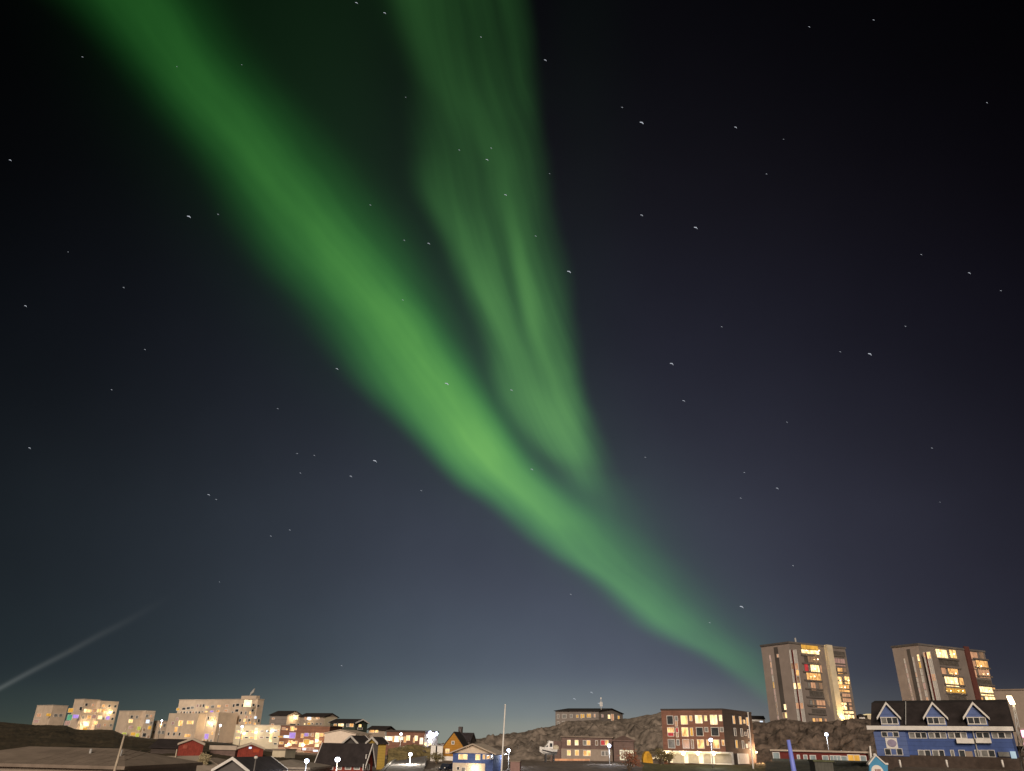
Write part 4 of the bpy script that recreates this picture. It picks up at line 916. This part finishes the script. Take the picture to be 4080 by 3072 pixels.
# distant white houses beside the tower
b = Bld('white_house', 'low white house seen behind the cliff between brown apartments and tower', 'house', 3048, 2880, 330, 12, 2992, (9,), 2866, WHITE, sink=5); b.gable('L', 1.2, ROOFDK, over=.3)
wins(b, 'L', cl, [(285,82,330,100,W_BLUEW)], far=True)
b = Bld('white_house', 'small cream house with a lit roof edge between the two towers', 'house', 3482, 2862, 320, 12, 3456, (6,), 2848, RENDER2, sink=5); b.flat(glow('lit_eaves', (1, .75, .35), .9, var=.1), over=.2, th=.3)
b = Bld('white_house', 'small white house right of the first tower base', 'house', 3448, 2868, 318, 12, 3424, (6,), 2856, WHITE, sink=5); b.hip(.8, ROOFDK)

def wall_lamp(x, y, Y, b, watts, c=(1, .74, .42), r=.4, m=None, out=2.2):  # some lamps added at bright windows to brighten the walls around them
    p = P(x, y, Y); d = Vector((-p.x, -p.y, 0)).normalized()
    MB().ball(p, r, 1, 1, .8).build('wall_lamp', m or LAMPY, b, smooth=True); light(b, p + d * out, c, watts * .22, rad=.4)
for x, y, key, w_ in ((343,2886,'second from the left',2600),(440,2838,'second from the left',2600),(835,2881,'tallest peach slab',2400),(988,2804,'tallest peach slab',1800),(1178,2860,'bright lamp on its peach',2200),(1232,2863,'long house with cream gable',700),(972,2922,'cream terraced',500),(1020,2918,'cream terraced',500),(1083,2912,'cream terraced',500),(1208,2968,'colourful lit windows',900),(1262,2950,'colourful lit windows',900),(1150,2965,'colourful lit windows',700)):
    rt = [o for o in col.objects if o.type == 'EMPTY' and key in o.get('label', '')][0]
    # stand the lamp just in front of the wall the pixel falls on
    dg = bpy.context.evaluated_depsgraph_get(); dr = ray(x, y).normalized(); ok, loc, nn, ix, ob, mm = sc.ray_cast(dg, EYE, dr)
    wall_lamp(x, y, (loc.y - .5) if ok else 300, rt, w_)
# ------------------------------------------------------------------ street furniture
def lamp(px_, py_, Y, label, m, c, watts, group='street lamps', arm=0, base=None, r=.42, pole_r=.09, lit=True):
    r *= .8; p = P(px_, py_, Y); z0 = base if base is not None else min(gz(p.x, p.y) - 1.0, p.z - 5)
    o = empty('street_lamp', Vector((p.x, p.y, z0)), label, 'street lamp', group)
    MB().tube([(p.x, p.y, z0), (p.x, p.y, p.z - r * .2)] if not arm else [(p.x + arm, p.y, z0), (p.x + arm, p.y, p.z - .2), (p.x + arm * .6, p.y, p.z + .15), (p.x, p.y, p.z + .15)], [pole_r * 1.5, pole_r] if not arm else [pole_r*1.5, pole_r, pole_r*.8, pole_r*.7], 8).build('pole', POLEM, o, smooth=True)
    MB().tube([(p.x, p.y, p.z + r * .75), (p.x, p.y, p.z + r * .95), (p.x, p.y, p.z + r * 1.15)], [r * .8, r * .6, r * .1], 10).build('lamp_cap', DARKMETAL, o, smooth=True)
    MB().ball(p, r, 1, 1, .85).build('lamp_head', m, o, smooth=True)
    if lit: light(o, p - Z * (r + .6) + Vector((-p.x, -p.y, 0)).normalized() * 1.3, c, watts, rad=.3)
    return o
WC, CC, YC = (1, .9, .75), (.80, .88, 1), (1, .75, .45)
lamp(1345, 3026, 132, 'street lamp with white glare in front of the black roof', LAMPW, WC, 900, r=.5)
lamp(1222, 3032, 130, 'bluish street lamp left of the red house', LAMPB, CC, 600, r=.45)
lamp(1527, 2974, 185, 'white street lamp above the yellow house wall', LAMPW, WC, 900, r=.45)
lamp(1635, 3006, 190, 'street lamp standing over the pale uphill road', LAMPW, WC, 4200, r=.5)
lamp(1598, 2925, 240, 'tall street lamp in front of the glaring shopfronts', LAMPW, WC, 500, r=.45)
lamp(2027, 2990, 175, 'bluish street lamp beside the tall white flagpole', LAMPB, CC, 700, r=.45)
lamp(2427, 2971, 185, 'bluish street lamp in front of the brown house', LAMPB, CC, 900, r=.5)
lamp(2832, 2948, 172, 'cold street lamp in front of the red-brown apartment house', LAMPB, CC, 800, r=.48)
lamp(3292, 2926, 190, 'cold street lamp against the dark cliff above the low building', LAMPB, CC, 900, r=.5)
lamp(1020, 3018, 120, 'unlit street lamp with pale head above the bottom roofs', WHITE, YC, 0, r=.35, lit=False)
lamp(645, 2871, 345, 'small white street lamp between the third block and tall slab', LAMPW, WC, 2500, r=.4)
lamp(878, 2890, 300, 'white street lamp at the foot of the tallest slab', LAMPW, WC, 900, r=.45)
lamp(965, 2895, 285, 'bluish street lamp above the cream terraced block', LAMPB, CC, 700, r=.45)
# lit heath lamps with off-white mast
def pole(name, label, cat, top, bottom, Y, r, m, extra=None, group=None, tilt_to_photo=True, cap=None):
    t = P(*top, Y); b0 = P(*bottom, Y); d = (t - b0); ext = b0 - d * (3.5 / max(d.length, .1)) if extra is None else b0
    o = empty(name, ext, label, cat, group)
    MB().tube([ext, b0, t], [r * 1.15, r, r * .7], 10).build('pole', m, o, smooth=True)
    if cap: MB().ball(t + Z * cap * .6, cap).build('finial', m, o, smooth=True)
    return o, t, ext
pole('flagpole', 'tall white flagpole standing right of the small blue house', 'flagpole', (2013, 2812), (1998, 3072), 160, .17, WHITE, cap=.18)
pole('flagpole', 'white flagpole at the right corner of the red-brown apartment house', 'flagpole', (2980, 2842), (2997, 3016), 176, .14, WHITE, cap=.16)
pole('mast', 'pale mast without a lamp rising from the warehouse roof', 'mast', (495, 2932), (456, 3072), 80, .12, mat('pale_wood_pole', (.5, .42, .32), var=.2), cap=.12)
pole('mast', 'thin pale utility pole before the first red gabled house', 'mast', (705, 2985), (690, 3072), 125, .11, mat('pale_wood_pole', (.5, .42, .32)))
BLUEPOLE = mat('violet_blue_pole', (.24, .31, .92), var=.06, rough=.4)
pole('pole', 'thick violet-blue pole in front of the low red building', 'pole', (3141, 2948), (3163, 3072), 48, .155, BLUEPOLE)
o, t, e = pole('lamp_mast', 'lattice lamp mast at the gable end of the long blue house', 'lamp mast', (4036, 2806), (4062, 2990), 106, .06, METAL)
lm = MB(); w2 = 1.3
for s_ in (0, 1): lm.tube([e + Vector((w2 * s_, .4 * s_, 0)), t + Vector((.16 * s_, 0, 0))], .06)
for k in range(9):
    f0, f1 = k / 9, (k + 1) / 9; A = e.lerp(t, f0); B = (e + Vector((w2, .4, 0))).lerp(t + Vector((.16, 0, 0)), f1); lm.tube([A, B], .035)
    B0 = (e + Vector((w2, .4, 0))).lerp(t + Vector((.16, 0, 0)), f0); lm.tube([B0, e.lerp(t, f1)], .035)
lm.build('lattice', METAL, o)
MB().box(t + Vector((-.3, -.2, 0)), (.5, 0, 0), (0, .3, 0), (-.25, 0, 1.0)).build('lamp_head', LAMPY, o); light(o, t + Vector((-.2, -1.2, .6)), YC, 90, rad=.2)
# neon sign at the right edge
q = P(4074, 2932, 104); o = empty('neon_sign', q - Z * 6, 'narrow sign with two pink neon lights at the right edge', 'sign')
MB().box(q + Vector((-.1, .1, -6)), (.9, 0, 0), (0, .15, 0), (0, 0, 7)).build('board', BEIGE, o)
PK = glow('pink_neon', (1, .45, .75), 3, var=0)
for dz in (.25, -1.25): MB().box(q + Vector((0, 0, dz - .4)), (.5, 0, 0), (0, .08, 0), (0, 0, .8)).build('neon_tube', PK, o)

# gable-shaped blue sign
cs = lambda X, Y: P(3440 + X / 3.456, 2760 + Y / 3.456, 52)
SB = mat('sky_blue_board', (.075, .30, .52), var=.1, rough=.5)
base = cs(205, 1250); o = empty('blue_sign', base, 'sky-blue gable-shaped sign board with a white disc in the foreground', 'sign')
pts = [cs(92, 1250), cs(345, 1250), cs(335, 992), cs(290, 985), cs(168, 878), cs(82, 990)]
MB().prism(pts, (0, .18, 0)).build('board', SB, o)
tr = MB()
for A, B in ((cs(68, 1000), cs(168, 872)), (cs(168, 872), cs(300, 990)), (cs(300, 990), cs(340, 992))):
    tr.prism([A + Vector((0, -.05, 0)), B + Vector((0, -.05, 0)), B + Vector((0, -.05, .1)), A + Vector((0, -.05, .1))], (0, .28, 0))
tr.build('edge_trim', WHITE, o)
MB().ball(cs(168, 868) + Vector((0, .1, .02)), .12).build('finial', WHITE, o)
c = cs(192, 1090); rr_ = (cs(275, 1090) - c).length
MB().prism([c + Vector((math.cos(t) * rr_, -.03, math.sin(t) * rr_)) for t in [i * math.pi / 20 for i in range(40)]], (0, .02, 0)).build('disc', mat('white_disc', (.8, .78, .74), var=.05), o)
mk = MB(); RS = mat('red_brown_print', (.28, .13, .10), var=.1)
for X in (165, 187, 209, 228):
    q = cs(X, 1075); mk.box(q + Vector((-.035, -.045, -.12)), (.07, 0, 0), (0, .01, 0), (0, 0, .14)); mk.ball(q + Vector((0, -.04, .06)), .04, 1, .2, 1, 8, 6)
mk.build('printed_figures', RS, o)
pole('pipe', 'short white weathered pipe sticking up left of the blue sign', 'pipe', (3466, 2972), (3472, 3040), 54, .07, WHITE)

# motor boat on the slope
cx6 = lambda X, Y, yy=0: P(2150 + X / 4.022, 2700 + Y / 4.022, 218 + yy)
cx6 = lambda X, Y, yy=0: P(2150 + X / 4.022, 2700 + Y / 4.022, 197 + yy)
p0 = cx6(0, 1262); o = empty('motor_boat', p0, 'white motor boat with cabin parked on land by the brown house', 'boat')
Lb = (cx6(290, 1262) - p0).length; ux = Vector((1, .12, 0)).normalized(); uy = Vector((-.12, 1, 0)).normalized()
hb = MB(); secs = []
for k in range(9):
    t = k / 8; wd = 1.15 * math.sin(min(1, t * 1.6) * math.pi / 2) ** .8 + .02; zt_ = 2.15 - .55 * min(1, t * 1.5); zb_ = .35 + .75 * max(0, 1 - t * 2.6) ** 1.6
    cpt = p0 + ux * (Lb * (t * .95)); secs.append([cpt + uy * -wd + Z * zt_, cpt + uy * (-wd * .72) + Z * (zb_ + .45), cpt + Z * zb_, cpt + uy * (wd * .72) + Z * (zb_ + .45), cpt + uy * wd + Z * zt_])
for A, B in zip(secs, secs[1:]):
    for i in range(4): hb.poly([A[i], A[i+1], B[i+1], B[i]])
    hb.poly([A[0], B[0], B[4], A[4]])
hb.poly(secs[-1]); hb.poly(secs[0])
hb.build('hull', WHITE, o)
MB().prism([p0 + ux*Lb*.22 + uy*-.85 + Z*1.8, p0 + ux*Lb*.72 + uy*-.85 + Z*1.7, p0 + ux*Lb*.74 + uy*-.7 + Z*3.3, p0 + ux*Lb*.5 + uy*-.7 + Z*3.45, p0 + ux*Lb*.42 + uy*-.75 + Z*2.7], uy * 1.5).build('cabin', WHITE, o)
MB().prism([p0 + ux*Lb*.30 + uy*-.9 + Z*2.05, p0 + ux*Lb*.42 + uy*-.9 + Z*2.05, p0 + ux*Lb*.44 + uy*-.9 + Z*2.5], uy * 1.6).build('cabin_window', GLASS, o)
MB().box(p0 + ux*Lb*.54 + uy*-.88 + Z*2.1, ux*Lb*.14, uy*1.6, Z*.8).build('cabin_window', GLASS, o)
MB().prism([s[0] + Z*-.5 + uy*-.0 for s in secs[1:]] + [s[0] + Z*-.75 for s in secs[:0:-1]], uy * -.06).build('dark_stripe', DARKMETAL, o)
MB().ball(p0 + ux*Lb*.9 + uy*-.3 + Z*1.9, .75, 1.1, .8, .9).build('stern_tarp', mat('pale_tarp', (.55, .48, .36), var=.15), o, smooth=True)
for k in (.3, .75): MB().box(p0 + ux*Lb*k + uy*-.7 - Z*1.2, ux*.3, uy*1.4, Z*1.8).build('cradle', DARKMETAL, o)

# yellow domed tent, car and hedge near the garages
p = P(2582, 3033, 196); o = empty('tent', p, 'orange-yellow rounded tent between the garage and floodlit garages', 'tent')
TM = mat('yellow_canvas', (.62, .33, .03), var=.1)
tb = MB(); arc = [p + Vector((1.15 * s_, 0, z_)) for s_, z_ in ((-1, -1), (-.98, .55), (-.72, 1.5), (-.3, 2.1), (.3, 2.1), (.72, 1.5), (.98, .55), (1, -1))]
tb.prism(arc, (0, 2.4, 0)); tb.build('canvas', TM, o)
MB().box(p + Vector((-.03, -.04, -1)), (.06, 0, 0), (0, .05, 0), (0, 0, 2.9)).build('zip_flap', mat('dark_canvas', (.3, .16, .02)), o)
def car(px_, py_, Y, L, label, m, ang=0):
    p = P(px_, py_, Y); ux = Vector((math.cos(ang), math.sin(ang), 0)); uy = Vector((-math.sin(ang), math.cos(ang), 0))
    o = empty('parked_car', p, label, 'car')
    prof = [(0,.35),(.02,.75),(.24,.85),(.36,1.38),(.74,1.42),(.93,.92),(1,.85),(1,.35)]
    MB().prism([p + ux*L*a + Z*h for a, h in prof], uy * 1.7).build('body', m, o)
    MB().prism([p + ux*L*a + Z*h - uy*.02 for a, h in ((.29,.88),(.385,1.3),(.72,1.33),(.86,.92))], uy * 1.74).build('windows', GLASS, o)
    for a in (.2, .8):
        for w_ in (-.03, 1.5): MB().tube([p + ux*L*a + uy*w_ + Z*.33, p + ux*L*a + uy*(w_+.22) + Z*.33], .33, 12).build('wheel', DARKMETAL, o)
    for w_ in (.15, 1.3): MB().box(p + ux*-.03 + uy*w_ + Z*.6, ux*.06, uy*.25, Z*.15).build('headlight', WHITE, o)
    return o
car(2599, 3031, 198, 4.2, 'white car parked beside the orange-yellow tent', WHITE, .1)
car(1776, 3074, 168, 4.2, 'dark car with shiny highlights left of the small blue house', mat('dark_car_paint', (.03, .035, .05), rough=.2, spec=.6), 1.2)
# pale pink shed near lamp, dark kiosk and low wall
b = Bld('pink_shed', 'small pinkish shed at the bottom edge right of the bluish lamp', 'shed', 2070, 3110, 150, 6, 2033, (3,), 3036, mat('pinkish_boards', (.30, .19, .17), var=.15), sink=1); b.flat(ROOFMD, over=.1, th=.2)
b = Bld('grey_kiosk', 'plain grey-green hut at bottom edge in front of the low red building', 'hut', 3330, 3120, 95, 10, (2.0,), (3.2,), 3036, mat('grey_green_boards', (.10, .10, .085), var=.15, stripes=('x', .3)), sink=1); b.flat(mat('mossy_roof', (.12, .13, .07), var=.3), over=.15, th=.15)
for k, (X, Y, lab) in enumerate(((502, 905, 'white bollard below the entrance front of the blue house'), (1145, 905, 'white bollard below the middle of the blue house'), (1912, 905, 'white bollard by the light box of the blue house'))):
    x, y = cb(X, Y); q = P(x, y + 14, 104); o = empty('bollard', q - Z * .6, lab, 'bollard', 'bollards in front of the blue house')
    MB().tube([q - Z * .6, q + Z * .1], .12, 8).build('post', WHITE, o, smooth=True); MB().ball(q + Z * .12, .14).build('cap', WHITE, o, smooth=True)
# white tanks/boxes beside ochre house
for (x, y, w_, lab) in ((1727, 3020, 1.7, 'white boxy container one step away from the ochre house wall'), (1748, 3022, 1.9, 'white boxy container against the ochre house wall')):
    q = P(x, y, 222); o = empty('container', q, lab, 'container', 'white containers by the ochre house')
    MB().box(q + Vector((-w_/2, 0, -2)), (w_, 0, 0), (0, 2, 0), (0, 0, 5)).build('body', WHITE, o); MB().box(q + Vector((-w_/2 - .1, -.1, 3)), (w_ + .2, 0, 0), (0, 2.2, 0), (0, 0, .15)).build('lid', METAL, o)
# hanging cable light / guard rail before the brown house
ORL = glow('orange_glow_strip', (1, .42, .18), .8, var=.35)
q0, q1 = P(2208, 3031, 200), P(2350, 3031, 200); o = empty('barrier', q0 - Z, 'low roadside barrier glowing orange before the brown house', 'barrier')
MB().box(q0, q1 - q0, (0, .2, 0), (0, 0, .42)).build('rail', ORL, o)
for k in range(7): MB().box(q0.lerp(q1, k / 6) + Vector((-.06, .2, -1.2)), (.12, 0, 0), (0, .12, 0), (0, 0, 1.3)).build('post', METAL, o)

# road climbing to the right of the yellow house
rd = MB(); left = [(1500,3095,150),(1535,3065,170),(1560,3040,195),(1585,3028,212),(1600,3024,220)]; right = [(1670,3095,150),(1690,3065,170),(1698,3040,195),(1702,3020,212),(1704,3011,222)]
for i in range(4): rd.poly([P(*left[i]), P(*right[i]), P(*right[i+1]), P(*left[i+1])])
r_ = rd.build('road', ASPH); r_['kind'] = 'structure'
wl = MB()
for i in range(4):
    A, B = P(*left[i]), P(*left[i+1]); wl.prism([A - Z*3, B - Z*3, B + Z*.35, A + Z*.35], (-.4, 0, 0))
tag(wl.build('retaining_wall', CONC), 'low concrete wall along the left side of the pale road', 'wall')
hill('embankment', [(1545,2985,226),(1600,2975,235),(1650,2964,240),(1700,2978,240),(1745,2992,240)], [(1545,3022,205),(1620,3016,212),(1690,3008,228),(1745,3012,232)], GRASSM, n=60, rows=20, amp=1.2, bulge=.15, back=8, scale=.15, seed=3)

LAWN = mat('dull_grass', (.13, .125, .05), var=.5, scale=.5, bump=.6, c2=(.06, .05, .025), rough=.95)
hill('grass_bank', [(2560,3037,196),(2640,3045,194),(2760,3046,186),(2897,3047,182),(2960,3047,190),(3030,3040,205),(3080,3036,200)], [(2560,3090,150),(3080,3090,150)], LAWN, n=80, rows=16, amp=.35, bulge=.02, back=6, scale=.2, seed=9, drop=2)
hill('roadside', [(2020,3046,190),(2180,3034,200),(2240,3033,200),(2440,3034,198),(2560,3037,198)], [(2020,3090,150),(2560,3090,150)], GROUND, n=80, rows=16, amp=.35, bulge=.02, back=6, scale=.15, seed=2, drop=2)
hill('waste_ground', [(3050,3034,176),(3200,3033,172),(3460,3034,150),(3520,3030,120)], [(3050,3095,130),(3520,3095,90)], mat('dark_weeds', (.085, .085, .065), var=.5, scale=.3, bump=.6, c2=(.03, .032, .026), rough=.95), n=80, rows=16, amp=.35, bulge=.02, back=5, scale=.2, seed=4, drop=2)
# bushes: many leaf-sized faces and twigs
def bush(px_, py_, Y, w_, h_, label, m, n=900):
    p = P(px_, py_, Y); o = empty('bush', p, label, 'bush'); tw = MB(); lf = MB()
    cl_ = [Vector((random.gauss(0, w_*.28), random.gauss(0, w_*.25), h_ * (.3 + .6 * random.random()))) for _ in range(14)]
    for q in cl_: tw.tube([p - Z * .6, p + q * .5 + Vector((0, 0, .1)), p + q], [.06, .04, .015], 5)
    for k in range(n):
        q = random.choice(cl_) + Vector((random.gauss(0, .16*w_), random.gauss(0, .16*w_), random.gauss(0, .13*h_))); s_ = .10 + .12 * random.random()
        a_ = Vector((random.gauss(0,1), random.gauss(0,1), random.gauss(0,1))).normalized(); b_ = a_.orthogonal().normalized()
        c_ = p + q; lf.poly([c_ - a_*s_, c_ + b_*s_*.5, c_ + a_*s_, c_ - b_*s_*.5])
    tw.build('stems', mat('twigs', (.10, .07, .045)), o); lf.build('foliage', m, o); return o
LF = mat('dry_leaves', (.16, .13, .06), var=.4, scale=3)
LFP = mat('pale_dry_leaves', (.42, .36, .22), var=.3, scale=3)
bush(806, 3052, 128, 1.3, 1.5, 'pale dry bush standing up behind the bottom roofs', LFP)
bush(2630, 3033, 194, 3.2, 2.6, 'bare brown bush beside the floodlit garages', LF)
bush(2665, 3036, 192, 1.6, 2.0, 'small bush at the left end of the floodlit garages', LF)
bush(2505, 3066, 160, 2.6, 3.2, 'reddish bush at bottom edge below the garage', mat('reddish_leaves', (.34, .14, .08), var=.4, scale=3))
bush(1740, 3035, 205, 3.0, 2.0, 'dark bush in front of the white containers', LF)

# ------------------------------------------------------------------ stars (short trails, far away)
ST = [(770,6,2),(831,28,2),(178,123,1),(1178,130,2),(1344,232,1),(1386,265,3),(1589,275,2),(22,346,2),(992,324,1),(1061,320,1),(1052,345,2),(1092,421,2),(408,468,3),(471,463,1),(800,443,1),(1386,465,2),(1503,492,3),(873,519,1),(926,526,2),(1157,510,1),(1229,587,3),(55,661,2),(1815,760,1),(1879,765,3),(1451,786,3),(1477,866,2),(965,829,3),(1105,843,2),(728,797,2),(810,996,3),(642,980,1),(679,984,1),(649,1022,1),(758,1029,2),(910,1060,1),(451,1069,2),(467,1079,1),(1149,1014,2),(1608,1021,1),(1679,1055,2),(1602,1311,3),(1713,1222,1),(1233,1284,1),(2094,590,2),(1956,705,1),(2162,628,1),(64,968,2),(267,621,1),(313,755,1),(241,842,1),(600,883,1),(870,648,1),(626,1145,1),(1278,1496,2),(1241,1510,2),(1294,1520,2),(1559,706,1),(1990,550,1),(2013,968,1),(1748,58,1),(1656,376,1),(1600,1076,1),(1533,1345,1),(1700,912,1),(1394,988,1),(585,1158,1),(738,1438,1),(1039,80,1),(2132,222,1),(1887,43,1)]
sm = bpy.data.materials.new('starlight'); sm.use_nodes = True; t_ = sm.node_tree; t_.nodes.clear()
em = t_.nodes.new('ShaderNodeEmission'); em.inputs['Color'].default_value = (.85, .9, 1, 1); em.inputs['Strength'].default_value = .55
ou = t_.nodes.new('ShaderNodeOutputMaterial'); t_.links.new(em.outputs[0], ou.inputs['Surface'])
sb = MB(); D = 9000.0
rs = random.Random(4)
full = [(x * 1.8445, y * 1.8445, m_) for x, y, m_ in ST] + [(rs.uniform(0, 4080), rs.uniform(0, 2500), .45) for _ in range(8)]
for x, y, m_ in full:
    def S(dx, dy):
        d = ray(x + dx, y + dy).normalized(); return EYE + d * D
    k = {3: 1.0, 2: .7, 1: .45}.get(m_, .3); w_ = D / FOC * {3: 2.0, 2: 1.15, 1: .7}.get(m_, .5)
    a_ = rs.uniform(-.2, .4)
    p0, p1, p2 = S(-7 * k, -2.5 * k + a_), S(2 * k, -1 * k), S(7 * k, 5 * k)
    sb.tube([p0, p1, p2], [w_ * .7, w_, w_ * .5], 5)
s_o = sb.build('stars', sm); s_o['kind'] = 'stuff'; s_o['label'] = 'short star trails scattered over the night sky'
